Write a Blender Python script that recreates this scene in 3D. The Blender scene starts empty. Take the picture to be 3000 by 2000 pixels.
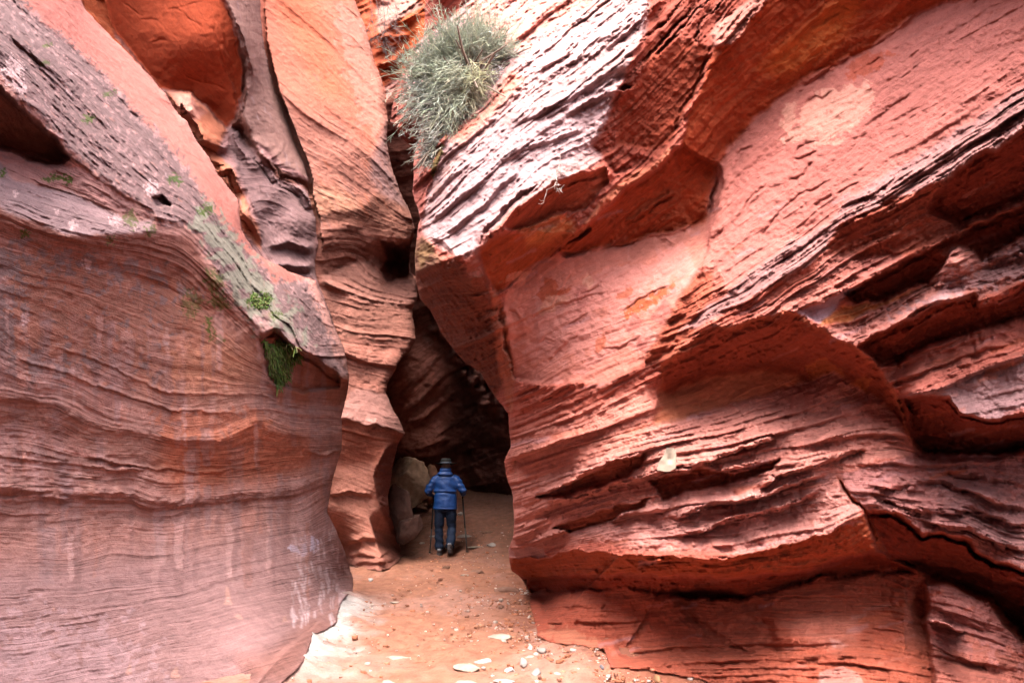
import bpy, bmesh, math, random
import numpy as np
from mathutils import Vector, Matrix
from math import radians as R_

random.seed(7)
C = bpy.context.scene.collection
scene = bpy.context.scene

# ------------------------------------------------------------------ camera
F_PX, CX, CY, HORIZON = 2167.0, 1500.0, 1000.0, 1389.0
CAM_Z = 1.5
PITCH = math.atan((HORIZON - CY) / F_PX)
cam_d = bpy.data.cameras.new('camera')
cam = bpy.data.objects.new('camera', cam_d)
C.objects.link(cam)
cam.location = (0, 0, CAM_Z)
cam.rotation_euler = (math.pi / 2 + PITCH, 0, 0)
cam_d.sensor_width = 36.0
cam_d.lens = 36.0 * F_PX / 3000.0
cam_d.clip_end = 2000
cam_d.clip_start = 0.05
scene.camera = cam

# ------------------------------------------------------------------ light
SUN_EL, SUN_AZ = R_(64), R_(-165)          # azimuth: 0 = along +y, positive towards +x
world = bpy.data.worlds.new('World')
scene.world = world
world.use_nodes = True
wn = world.node_tree
bg = wn.nodes['Background']
sky = wn.nodes.new('ShaderNodeTexSky')
sky.sky_type = 'NISHITA'
sky.sun_disc = False
sky.sun_elevation = SUN_EL
sky.sun_rotation = SUN_AZ
sky.air_density = 0.6
sky.dust_density = 8.0
sky.ozone_density = 0.3
wn.links.new(sky.outputs[0], bg.inputs[0])
bg.inputs[1].default_value = 0.15
sun_d = bpy.data.lights.new('sun', 'SUN')
sun_d.energy = 1.25
sun_d.angle = R_(110)
sun_d.color = (1.0, 0.95, 0.88)
sun = bpy.data.objects.new('sun', sun_d)
C.objects.link(sun)
sdir = Vector((math.sin(SUN_AZ) * math.cos(SUN_EL), math.cos(SUN_AZ) * math.cos(SUN_EL), math.sin(SUN_EL)))
sun.rotation_euler = sdir.to_track_quat('Z', 'Y').to_euler()
scene.view_settings.view_transform = 'Standard'
scene.view_settings.look = 'None'
scene.view_settings.gamma = 1.0
scene.view_settings.exposure = 2.88
scene.cycles.max_bounces = 10
scene.cycles.diffuse_bounces = 4

# ------------------------------------------------------------------ numpy helpers
def rays(px, py):
    a = (px - CX) / F_PX
    b = (CY - py) / F_PX
    cp, sp = math.cos(PITCH), math.sin(PITCH)
    return np.stack([a, cp - b * sp, sp + b * cp], -1)

def at(px, py, depth):
    """world point seen at photo pixel (px, py), depth metres along the camera axis"""
    r = rays(np.float64(px), np.float64(py))
    return Vector((r[0] * depth, r[1] * depth, CAM_Z + r[2] * depth))

def _h(ix, iy, iz):
    n = (ix * 374761393 + iy * 668265263 + iz * 2147483647 + 974634777) & 0xffffffff
    n = ((n ^ (n >> 13)) * 1274126177) & 0xffffffff
    n = ((n ^ (n >> 16)) * 2246822519) & 0xffffffff
    return n ^ (n >> 15)

def hash01(i, seed=0):
    return _h(np.asarray(i).astype(np.int64), np.int64(seed), np.int64(17)) / 4294967295.0

def noise2(x, y, seed=0):
    xi = np.floor(x).astype(np.int64); yi = np.floor(y).astype(np.int64)
    xf = x - xi; yf = y - yi
    u = xf * xf * xf * (xf * (xf * 6 - 15) + 10); v = yf * yf * yf * (yf * (yf * 6 - 15) + 10)
    def g(i, j):
        a = _h(xi + i, yi + j, np.int64(seed)) * (2 * math.pi / 4294967296.0)
        return np.cos(a) * (xf - i) + np.sin(a) * (yf - j)
    n0 = g(0, 0); n1 = g(1, 0); n2 = g(0, 1); n3 = g(1, 1)
    n0 = n0 + (n1 - n0) * u
    n2 = n2 + (n3 - n2) * u
    return (n0 + (n2 - n0) * v) * 1.5

def noise3(x, y, z, seed=0):
    xi = np.floor(x).astype(np.int64); yi = np.floor(y).astype(np.int64); zi = np.floor(z).astype(np.int64)
    xf = x - xi; yf = y - yi; zf = z - zi
    u = xf * xf * (3 - 2 * xf); v = yf * yf * (3 - 2 * yf); w = zf * zf * (3 - 2 * zf)
    def g(i, j, k):
        return _h(xi + i, (yi + j) + 7919 * (zi + k), np.int64(seed)) / 2147483648.0 - 1.0
    a = g(0, 0, 0); a = a + (g(1, 0, 0) - a) * u
    b = g(0, 1, 0); b = b + (g(1, 1, 0) - b) * u
    a = a + (b - a) * v
    c = g(0, 0, 1); c = c + (g(1, 0, 1) - c) * u
    d = g(0, 1, 1); d = d + (g(1, 1, 1) - d) * u
    c = c + (d - c) * v
    return a + (c - a) * w

def fbm2(x, y, oct=4, seed=0, gain=0.5):
    s = 0; a = 1.0
    for i in range(oct):
        s = s + a * noise2(x * 2 ** i, y * 2 ** i, seed + 13 * i); a *= gain
    return s

def fbm3(x, y, z, oct=4, seed=0, gain=0.5):
    s = 0; a = 1.0
    for i in range(oct):
        k = 2.03 ** i
        s = s + a * noise3(x * k + i * 3.7, y * k, z * k, seed + 13 * i); a *= gain
    return s

def sstep(a, b, x):
    t = np.clip((x - a) / (b - a), 0, 1)
    return t * t * (3 - 2 * t)

def poly_sdf(P, X, Y):
    """signed distance to polygon, negative inside"""
    d = np.full(X.shape, 1e18); inside = np.zeros(X.shape, bool)
    n = len(P)
    for i in range(n):
        x0, y0 = P[i]; x1, y1 = P[(i + 1) % n]
        ex, ey = x1 - x0, y1 - y0
        L = ex * ex + ey * ey
        if L == 0: continue
        t = np.clip(((X - x0) * ex + (Y - y0) * ey) / L, 0, 1)
        d = np.minimum(d, (X - x0 - t * ex) ** 2 + (Y - y0 - t * ey) ** 2)
        if y0 != y1:
            c = (y0 > Y) != (y1 > Y)
            inside ^= c & (X < ex * (Y - y0) / ey + x0)
    d = np.sqrt(d)
    return np.where(inside, -d, d)

def line_sd(P, X, Y):
    """distance to an open polyline; sign positive below (or right of) it walking left to right; t along 0..1"""
    d = np.full(X.shape, 1e18); s = np.zeros(X.shape); tt = np.zeros(X.shape)
    lens = [math.dist(P[i], P[i + 1]) for i in range(len(P) - 1)]
    tot = sum(lens); acc = 0
    for i in range(len(P) - 1):
        x0, y0 = P[i]; x1, y1 = P[i + 1]
        ex, ey = x1 - x0, y1 - y0
        L = ex * ex + ey * ey
        t = np.clip(((X - x0) * ex + (Y - y0) * ey) / L, 0, 1)
        dd = (X - x0 - t * ex) ** 2 + (Y - y0 - t * ey) ** 2
        m = dd < d
        d = np.where(m, dd, d)
        s = np.where(m, np.sign(ex * (Y - y0) - ey * (X - x0)), s)
        tt = np.where(m, (acc + t * lens[i]) / tot, tt)
        acc += lens[i]
    return np.sqrt(d) * s, tt

def nvec(az, el):
    if el < 0: el = max(-78, el * 1.35)
    a, e = math.radians(az), math.radians(el)
    return np.array([math.sin(a) * math.cos(e), -math.cos(a) * math.cos(e), math.sin(e)])

def tps(pts, vals, X, Y, smooth=0.0):
    p = np.array(pts, float) / 1000.0
    n = len(p)
    def U(r2): return np.where(r2 > 0, r2 * np.log(r2 + 1e-12), 0)
    K = U(((p[:, None] - p[None]) ** 2).sum(-1)) + smooth * np.eye(n)
    A = np.zeros((n + 3, n + 3))
    A[:n, :n] = K; A[:n, n] = 1; A[:n, n + 1:] = p; A[n, :n] = 1; A[n + 1:, :n] = p.T
    w = np.linalg.solve(A, np.concatenate([vals, np.zeros(3)]))
    x = X / 1000.0; y = Y / 1000.0
    out = w[n] + w[n + 1] * x + w[n + 2] * y
    for i in range(n):
        out = out + w[i] * U((x - p[i, 0]) ** 2 + (y - p[i, 1]) ** 2)
    return out

def upsample(a, shape):
    ny, nx = a.shape
    yy = np.linspace(0, ny - 1, shape[0]); xx = np.linspace(0, nx - 1, shape[1])
    y0 = np.minimum(yy.astype(int), ny - 2); x0 = np.minimum(xx.astype(int), nx - 2)
    fy = (yy - y0)[:, None]; fx = (xx - x0)[None]
    A = a[y0][:, x0]; B = a[y0][:, x0 + 1]; Cc = a[y0 + 1][:, x0]; D = a[y0 + 1][:, x0 + 1]
    return (A * (1 - fx) + B * fx) * (1 - fy) + (Cc * (1 - fx) + D * fx) * fy

def cg_solve(gx, gy, lam, L0, x, its):
    """min |dx L - gx|^2 + |dy L - gy|^2 + lam (L - L0)^2"""
    def A(v):
        o = lam * v
        dx = v[:, 1:] - v[:, :-1]; dy = 4 * (v[1:] - v[:-1])
        o[:, 1:] += dx; o[:, :-1] -= dx; o[1:] += dy; o[:-1] -= dy
        return o
    b = lam * L0
    b[:, 1:] += gx; b[:, :-1] -= gx; b[1:] += 4 * gy; b[:-1] -= 4 * gy
    diag = lam + 10
    r = b - A(x); z = r / diag; p = z.copy(); rz = (r * z).sum()
    for _ in range(its):
        Ap = A(p); al = rz / (p * Ap).sum()
        x = x + al * p; r = r - al * Ap
        z = r / diag; rz2 = (r * z).sum()
        p = z + (rz2 / rz) * p; rz = rz2
    return x

def ground_h(x, y):
    """height of the sand floor"""
    ramp = 0.75 * sstep(13.6, 17.6, y + 0.25 * x)
    left = 0.16 * np.exp(-np.clip(x + 1.75 + 0.055 * (y - 6.5), 0, 9) / 0.28) * sstep(3, 6, y) * (1 - sstep(8.6, 10.2, y))
    right = 0.10 * np.exp(-np.clip(0.55 - x, 0, 9) / 0.4) * sstep(5.5, 6.5, y) * (1 - sstep(8.5, 11, y))
    ramp = ramp + .45 * sstep(17.0, 21.5, y + .1 * x)
    return ramp + left + right + 0.025 * noise2(x * 0.9 + 3, y * 0.7, 5)

def ground_depth(px, py):
    """depth at which the ray of a photo pixel meets the sand"""
    r = rays(np.float64(px), np.float64(py))
    d = 2.0
    prev = 1e9
    for k in range(4000):
        z = CAM_Z + r[2] * d
        if z < ground_h(np.float64(r[0] * d), np.float64(r[1] * d)): return d
        d += 0.01
    return d

STEP = 3.0
def zz(ox, oy, s, pts):
    return [(ox + s * a, oy + s * b) for a, b in pts]
Z1 = lambda *p: zz(0, 0, .6378, p)
Z2 = lambda *p: zz(900, 0, .6378, p)
Z4 = lambda *p: zz(0, 1000, .6378, p)
Z5 = lambda *p: zz(900, 1000, .6378, p)
Z6 = lambda *p: zz(2000, 1000, .6378, p)
I1 = lambda *p: zz(1900, 0, .4677, p)
I2 = lambda *p: zz(1900, 600, .4677, p)
I3 = lambda *p: zz(1400, 1300, .6803, p)
I4 = lambda *p: zz(1150, 400, .4464, p)

class Layer:
    """One rock mass.  The photo gives the outline; surface directions and a set of real distances give
    its relief, which is integrated into a true surface in metres, then stratified and given a back."""
    def __init__(s, box, outline, az, el, color, anchors, warp=5.0, strat=1.0, step=None):
        s.step = st = step or STEP
        x0, y0, x1, y1 = box
        nx = int((x1 - x0) / st) // 8 * 8 + 1; ny = int((y1 - y0) / st) // 8 * 8 + 1
        s.px = x0 + st * np.arange(nx); s.py = y0 + st * np.arange(ny)
        s.PX, s.PY = np.meshgrid(s.px, s.py)
        s.box = (x0, y0, s.px[-1], s.py[-1])
        s.WX = s.PX + warp * (noise2(s.PX / 60, s.PY / 60, 1) + .5 * noise2(s.PX / 22, s.PY / 22, 2) + .25 * noise2(s.PX / 9, s.PY / 9, 12))
        s.WY = s.PY + warp * (noise2(s.PX / 60, s.PY / 60, 3) + .5 * noise2(s.PX / 22, s.PY / 22, 4) + .25 * noise2(s.PX / 9, s.PY / 9, 14))
        s.outline = outline
        ox = s.PX + 0.4 * (s.WX - s.PX); oy = s.PY + 0.4 * (s.WY - s.PY)
        s.sdf = poly_sdf(outline, ox, oy)
        s.N = np.zeros(s.PX.shape + (3,)); s.N[:] = nvec(az, el)
        s.col = np.zeros(s.PX.shape + (3,)); s.col[:] = color
        s.amp = np.full(s.PX.shape, float(strat))
        s.lam = np.full(s.PX.shape, 1.0 / 2500 ** 2)
        s.anchors = list(anchors)
        s.extra = np.zeros(s.PX.shape)       # metres pushed away from the camera
        s.az, s.el = az, el
    def _win(s, P, m):
        xs = [p[0] for p in P]; ys = [p[1] for p in P]
        i0 = max(0, int((min(xs) - m - s.px[0]) / s.step)); i1 = min(len(s.px), int((max(xs) + m - s.px[0]) / s.step) + 2)
        j0 = max(0, int((min(ys) - m - s.py[0]) / s.step)); j1 = min(len(s.py), int((max(ys) + m - s.py[0]) / s.step) + 2)
        return (slice(j0, max(j1, j0)), slice(i0, max(i1, i0)))
    def mask(s, P, f, soft=0.5):
        w = s._win(P, f + 20)
        if s.WX[w].size == 0: return w, np.zeros(s.WX[w].shape)
        d = poly_sdf(P, s.WX[w], s.WY[w])
        return w, 1 - sstep(-f * soft, f * (1 - soft) + 1e-6, d)
    def face(s, P, az=None, el=None, f=14, amp=None, col=None, k=1.0):
        w, m = s.mask(P, f)
        m = m * k
        if az is not None: s.N[w] += (nvec(az, el) - s.N[w]) * m[..., None]
        if amp is not None: s.amp[w] += (amp - s.amp[w]) * m
        if col is not None: s.col[w] += (np.array(col) - s.col[w]) * m[..., None]
    def tint(s, P, col, f=30, k=1.0, nz=0.0, nsc=40, seed=0):
        w, m = s.mask(P, f)
        if nz:
            n = fbm2(s.WX[w] / nsc, s.WY[w] / nsc, 4, 40 + seed, .6)
            m = sstep(.35, .65, m + nz * n * (m > 0.001))
        s.col[w] += (np.array(col) - s.col[w]) * (m * k)[..., None]
    def lip(s, P, up=20, dn=20, az=None, elu=55, eld=-55, k=1.0):
        w = s._win(P, max(up, dn) + 25)
        if s.WX[w].size == 0: return
        d, t = line_sd(P, s.WX[w], s.WY[w])
        taper = np.minimum(1, np.minimum(t, 1 - t) / .12 + .15) * k
        a = s.az if az is None else az
        m = np.where(d >= 0, 1 - sstep(dn * .7, dn, d), 0) * taper
        s.N[w] += (nvec(a, eld) - s.N[w]) * m[..., None]
        m = np.where(d < 0, 1 - sstep(up * .5, up, -d), 0) * taper
        s.N[w] += (nvec(a, elu) - s.N[w]) * m[..., None]
    def crack(s, P, wd=6, dep=.06):
        dep *= .5
        w = s._win(P, wd * 4)
        if s.WX[w].size == 0: return
        d, t = line_sd(P, s.WX[w], s.WY[w])
        taper = np.minimum(1, np.minimum(t, 1 - t) / .15)
        s.extra[w] += dep * taper * np.exp(-(d / wd) ** 2)
    def recess(s, P, dep, f=9):
        w, m = s.mask(P, f, .3)
        s.extra[w] += dep * m
    def bulge(s, cx, cy, rx, ry, h, rot=0):
        c, sn = math.cos(math.radians(rot)), math.sin(math.radians(rot))
        X = s.WX - cx; Y = s.WY - cy
        u = (X * c + Y * sn) / rx; v = (-X * sn + Y * c) / ry
        s.extra -= h * np.exp(-(u * u + v * v) * 1.2)
    def base(s, P, k=4.):
        """contact line with the sand"""
        Q = []
        for i in range(len(P) - 1):
            n = max(1, int(math.dist(P[i], P[i + 1]) / 60))
            for j in range(n):
                Q.append((P[i][0] + (P[i + 1][0] - P[i][0]) * j / n, P[i][1] + (P[i + 1][1] - P[i][1]) * j / n))
        for q in Q: s.anchors.append((q[0], q[1], ground_depth(*q)))
        d, _ = line_sd(P, s.PX, s.PY)
        s.lam = np.maximum(s.lam, (1.0 / k ** 2) * np.exp(-(d / 40) ** 2))
    def solve(s):
        st = s.step
        ap = [(a[0], a[1]) for a in s.anchors]
        av = np.log(np.array([a[2] for a in s.anchors], float))
        k = 8
        L0c = tps(ap, av, s.PX[::k, ::k], s.PY[::k, ::k], 2e-3)
        L0 = upsample(L0c, s.PX.shape)
        N = s.N / np.linalg.norm(s.N, axis=-1, keepdims=True)
        r = rays(s.PX, s.PY); rl = np.linalg.norm(r, axis=-1)
        nr = (N * r).sum(-1) / rl
        lim = -0.20
        add = np.clip(nr - lim, 0, None)
        N = N - (r / rl[..., None]) * add[..., None] * 1.1
        nr = (N * r).sum(-1)
        cp, sp = math.cos(PITCH), math.sin(PITCH)
        drx = np.array([1 / F_PX, 0, 0]); dry = np.array([0, sp / F_PX, -cp / F_PX])
        GX = -(N @ drx) / nr; GY = -(N @ dry) / nr      # d log(depth) per pixel
        L = None
        for k, its in ((8, 400), (4, 150), (2, 90), (1, 60)):
            g1 = GX[::k, ::k]; g2 = GY[::k, ::k]; h = st * k
            gx = .5 * (g1[:, 1:] + g1[:, :-1]) * h; gy = .5 * (g2[1:] + g2[:-1]) * h
            lam = s.lam[::k, ::k] * h * h; l0 = L0[::k, ::k]
            x = l0.copy() if L is None else upsample(L, l0.shape)
            L = cg_solve(gx, gy, lam, l0, x, its)
        s.L = L
        s.nr = np.clip(-nr / rl, .25, 1)
        D = np.exp(L)
        s.P = np.array([0, 0, CAM_Z]) + r * D[..., None]
        s.ray = r
    def strata(s, flows, scales=((70, .10, 1), (27, .045, 2), (10, .018, 3)), tones=.16, u_sc=1.0, flakes=0.0):
        pts, q = [], []
        for qv, line in flows:
            for i in range(len(line) - 1):
                for t in (0, .5): 
                    pts.append((line[i][0] + (line[i + 1][0] - line[i][0]) * t, line[i][1] + (line[i + 1][1] - line[i][1]) * t)); q.append(qv)
            pts.append(line[-1]); q.append(qv)
        k = 8
        Qc = tps(pts, np.array(q, float), s.PX[::k, ::k], s.PY[::k, ::k], 1e-3)
        Q = upsample(Qc, s.PX.shape)
        U = s.PX * u_sc
        wob = 9 * noise2(s.PX / 190, s.PY / 190, 21) + 3 * noise2(s.PX / 70, s.PY / 70, 22) + .8 * noise2(s.PX / 18, s.PY / 18, 25)
        s.Q = Q = Q + wob
        disp = 0
        for Lq, a, sd in scales:
            t = Q / Lq + .55 * noise2(Q / Lq * .37 + 5, U / 700, 30 + sd) + 100
            i = np.floor(t); p = t - i
            def am(ii):
                hh = hash01(ii, sd)
                soft = np.clip(.55 + .9 * noise2(U / (Lq * 7) + ii * 7.13, ii * 3.7, 50 + sd), 0, 1.6)
                cu = U / (Lq * 2.6) + hash01(ii, sd + 5) * 37 + .35 * noise2(s.PX / 23, s.PY / 23, 77 + sd)
                ci = np.floor(cu)
                blk = hash01(ci + 1000 * ii, sd + 9)
                nxt = hash01(ci + 1 + 1000 * ii, sd + 9)
                blk = blk + (nxt - blk) * sstep(.86, 1, cu - ci)
                return (hh ** 1.5) * (soft * .45 + soft * blk * 1.1)
            e = .86
            prof = np.where(p < e, (p / e) ** 1.3, (1 - sstep(e, 1, p)))
            disp = disp + a * am(i) * prof
        s.disp = disp * s.amp
        # thin broken plates with crisp edges lying along the beds
        fl = 0
        for lq, lu, a, sd in ((40, 240, .030, 301), (20, 130, .018, 302), (10, 70, .009, 303)):
            n = noise2(Q / lq, U / lu, sd) + .45 * noise2(s.PX / 17, s.PY / 17, sd + 4) + .25 * noise2(s.PX / 7, s.PY / 7, sd + 7)
            for th in (-.25, .1, .45):
                fl = fl + a * sstep(th, th + .07, n)
        s.disp = s.disp + flakes * fl * (.4 + .6 * np.clip(s.amp, 0, 1))
        tn = 0
        for Lq, a in ((46, .5), (18, .8), (7, .7)):
            tn = tn + a * noise2(Q / Lq, U / (Lq * 22), 70 + int(Lq))
        s.tone = 1 + tones * tn * (0.35 + 0.65 * np.clip(s.amp, 0, 1))
    def finish(s, rough=.02, rough_sc=2.2, fine=.006, lumps=0.0):
        P = s.P
        X, Y, Z = P[..., 0], P[..., 1], P[..., 2]
        n = rough * fbm3(X * rough_sc, Y * rough_sc, Z * rough_sc * 1.3, 4, 90)
        n = n + fine * 1.1 * fbm3(X * 16, Y * 16, Z * 24, 3, 120, .65)
        n = n - rough * .22 * np.abs(fbm3(X * 5, Y * 5, Z * 12, 3, 160)) * np.clip(s.amp, .2, 1.2)
        n = n * np.clip(.3 + .75 * s.amp, .35, 1.1)
        if lumps: n = n + lumps * fbm3(X * .7, Y * .7, Z * .7, 2, 140)
        h = s.disp + n - s.extra
        D = (P[..., 1] * math.cos(PITCH) + (P[..., 2] - CAM_Z) * math.sin(PITCH))
        # round the mass off at its outline
        rim = 26.0
        e = np.clip(1 + s.sdf / rim, 0, 1)
        D = D - h / s.nr + (rim / F_PX) * D * (1 - np.sqrt(np.clip(1 - e * e, 0, 1))) * 1.3
        s.D = D
    def behind(s, front, gap=.5, margin=14):
        """keep this mass behind a nearer one wherever the nearer one covers it"""
        fi = np.clip(np.round((s.PX - front.px[0]) / front.step).astype(int), 0, len(front.px) - 1)
        fj = np.clip(np.round((s.PY - front.py[0]) / front.step).astype(int), 0, len(front.py) - 1)
        inb = (s.PX >= front.box[0]) & (s.PX <= front.box[2]) & (s.PY >= front.box[1]) & (s.PY <= front.box[3])
        m = inb & (front.sdf[fj, fi] < margin)
        s.D = np.where(m, np.maximum(s.D, front.D[fj, fi] + gap), s.D)
    def ground_contact(s, P, reach=45, slide=420):
        """wall in front of the sand on its side of the contact line, below the sand on the other"""
        r = s.ray
        g = CAM_Z / np.maximum(-r[..., 2], 1e-3)
        for _ in range(6):
            g = (CAM_Z - ground_h(r[..., 0] * g, r[..., 1] * g)) / np.maximum(-r[..., 2], 1e-3)
        d, t = line_sd(P, s.PX + .6 * (s.WX - s.PX), s.PY + .6 * (s.WY - s.PY))
        low = s.PY > min(p[1] for p in P) - 4
        # slide the foot of the wall smoothly on to the contact line first
        d0, t0 = line_sd(P, s.PX, s.PY)
        near = np.abs(d0) < s.step
        bins = np.clip((t0 * 40).astype(int), 0, 40)
        dl = np.log(g) - np.log(s.D)
        dv = np.array([np.median(dl[near & (bins == b)]) if (near & (bins == b)).any() else np.nan for b in range(41)])
        ok = ~np.isnan(dv)
        dv = np.interp(np.arange(41), np.arange(41)[ok], dv[ok])
        for _ in range(6): dv = np.convolve(np.pad(dv, 1, 'edge'), [.25, .5, .25], 'valid')
        s.D = s.D * np.exp(np.interp(t0 * 40, np.arange(41), dv) * (1 - sstep(0, slide, np.abs(d0))))
        w = 1 - sstep(reach * .6, reach, np.abs(d))
        wall = low & (d < 0) & (d > -reach)
        gnd = low & (d >= 0)
        tgt = g * (1 - .010 - .00035 * np.abs(d))
        s.D = np.where(wall, s.D + (np.minimum(s.D, tgt) - s.D) * w, s.D)
        s.D = np.where(gnd, np.maximum(s.D, g * 1.03), s.D)
    def depth(s, px, py):
        i = min(max(int(round((px - s.px[0]) / s.step)), 0), len(s.px) - 1); j = min(max(int(round((py - s.py[0]) / s.step)), 0), len(s.py) - 1)
        return float(s.D[j, i])
    def point(s, px, py):
        return at(px, py, s.depth(px, py))
    def build(s, name, mat, into, sides=None, depth=(.25, .9, 2.5, 6.0)):
        """mesh of the inside of the outline, snapped to it, and a back extruded into the rock"""
        st = s.step
        sd = s.sdf.copy()
        keep = sd < st * .6
        g = np.gradient(s.sdf, st)
        gy, gx = g
        gl = gx * gx + gy * gy + 1e-9
        near = np.abs(sd) < st * .6
        PXs = np.where(near, s.PX - np.clip(sd, -st, st) * gx / gl * .98, s.PX)
        PYs = np.where(near, s.PY - np.clip(sd, -st, st) * gy / gl * .98, s.PY)
        r = rays(PXs, PYs)
        W = np.array([0, 0, CAM_Z]) + r * s.D[..., None]
        kq = keep[:-1, :-1] & keep[1:, :-1] & keep[:-1, 1:] & keep[1:, 1:]
        idx = np.arange(s.PX.size).reshape(s.PX.shape)
        q = np.stack([idx[:-1, :-1], idx[1:, :-1], idx[1:, 1:], idx[:-1, 1:]], -1)[kq]
        used = np.unique(q)
        rem = np.full(s.PX.size, -1, np.int64); rem[used] = np.arange(len(used))
        q = rem[q]
        V = W.reshape(-1, 3)[used]
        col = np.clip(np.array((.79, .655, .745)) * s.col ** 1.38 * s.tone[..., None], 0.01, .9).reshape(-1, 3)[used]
        qa = np.stack([s.Q, s.amp], -1).reshape(-1, 2)[used]
        # border edges
        e = np.concatenate([q[:, [0, 1]], q[:, [1, 2]], q[:, [2, 3]], q[:, [3, 0]]])
        key = np.minimum(e[:, 0], e[:, 1]) * (len(V) + 1) + np.maximum(e[:, 0], e[:, 1])
        u, first, cnt = np.unique(key, return_index=True, return_counts=True)
        be = e[first[cnt == 1]]
        bv = np.unique(be)
        rb = np.full(len(V), -1, np.int64)
        px = PXs.reshape(-1)[used][bv]; py = PYs.reshape(-1)[used][bv]
        dirs = r.reshape(-1, 3)[used][bv].copy()
        dirs /= np.linalg.norm(dirs, axis=1, keepdims=True)
        dirs = dirs + np.array(into)
        dirs /= np.linalg.norm(dirs, axis=1, keepdims=True)
        lens = np.ones(len(bv)); paths = []
        if sides:
            x0, y0, x1, y1 = s.box
            for side, vec in sides.items():
                m = {'l': px < x0 + 2 * st, 'r': px > x1 - 2 * st, 't': py < y0 + 2 * st, 'b': py > y1 - 2 * st}[side]
                paths.append((m, np.array(vec, float)))
        allV = [V]; allC = [col]; allQ = [qa]; faces = [q]
        prev = bv; n = len(V)
        for di, d in enumerate(depth):
            off = dirs * d
            for m, path in paths: off[m] = path[di]
            nv = V[bv] + off + .08 * d * np.stack([noise3(V[bv, 0] * 1.5, V[bv, 1] * 1.5 + d, V[bv, 2] * 1.5, 3 + i) for i in range(3)], -1) * np.minimum(1, d)
            ids = n + np.arange(len(bv))
            a = np.full(n + len(bv), -1, np.int64); a[bv] = prev
            b = np.full(n + len(bv), -1, np.int64); b[bv] = ids
            faces.append(np.stack([a[be[:, 1]], a[be[:, 0]], b[be[:, 0]], b[be[:, 1]]], -1))
            allV.append(nv); allC.append(col[bv]); allQ.append(qa[bv])
            prev = ids; n += len(bv)
        V = np.concatenate(allV); col = np.concatenate(allC); qa = np.concatenate(allQ); q = np.concatenate(faces)
        return make_mesh(name, V, q, mat, col, qa)

def make_mesh(name, V, q, mat, col=None, qa=None, smooth=True):
    me = bpy.data.meshes.new(name)
    k = q.shape[1]
    me.vertices.add(len(V)); me.vertices.foreach_set('co', np.ascontiguousarray(V, np.float32).ravel())
    me.loops.add(q.size); me.loops.foreach_set('vertex_index', np.ascontiguousarray(q, np.int32).ravel())
    me.polygons.add(len(q)); me.polygons.foreach_set('loop_start', (np.arange(len(q)) * k).astype(np.int32))
    me.update(calc_edges=True)
    me.validate()
    if smooth: me.polygons.foreach_set('use_smooth', np.ones(len(me.polygons), bool))
    if col is not None:
        a = me.attributes.new('tint', 'FLOAT_COLOR', 'POINT')
        a.data.foreach_set('color', np.concatenate([col, np.ones((len(col), 1))], 1).astype(np.float32).ravel())
    if qa is not None:
        a = me.attributes.new('bed', 'FLOAT', 'POINT'); a.data.foreach_set('value', qa[:, 0].astype(np.float32))
        a = me.attributes.new('bedding', 'FLOAT', 'POINT'); a.data.foreach_set('value', np.clip(qa[:, 1], 0, 1.3).astype(np.float32))
    me.materials.append(mat)
    o = bpy.data.objects.new(name, me); C.objects.link(o)
    return o

# ------------------------------------------------------------------ materials
def new_mat(name):
    m = bpy.data.materials.new(name); m.use_nodes = True
    nt = m.node_tree
    return m, nt, nt.nodes['Principled BSDF']

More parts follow.
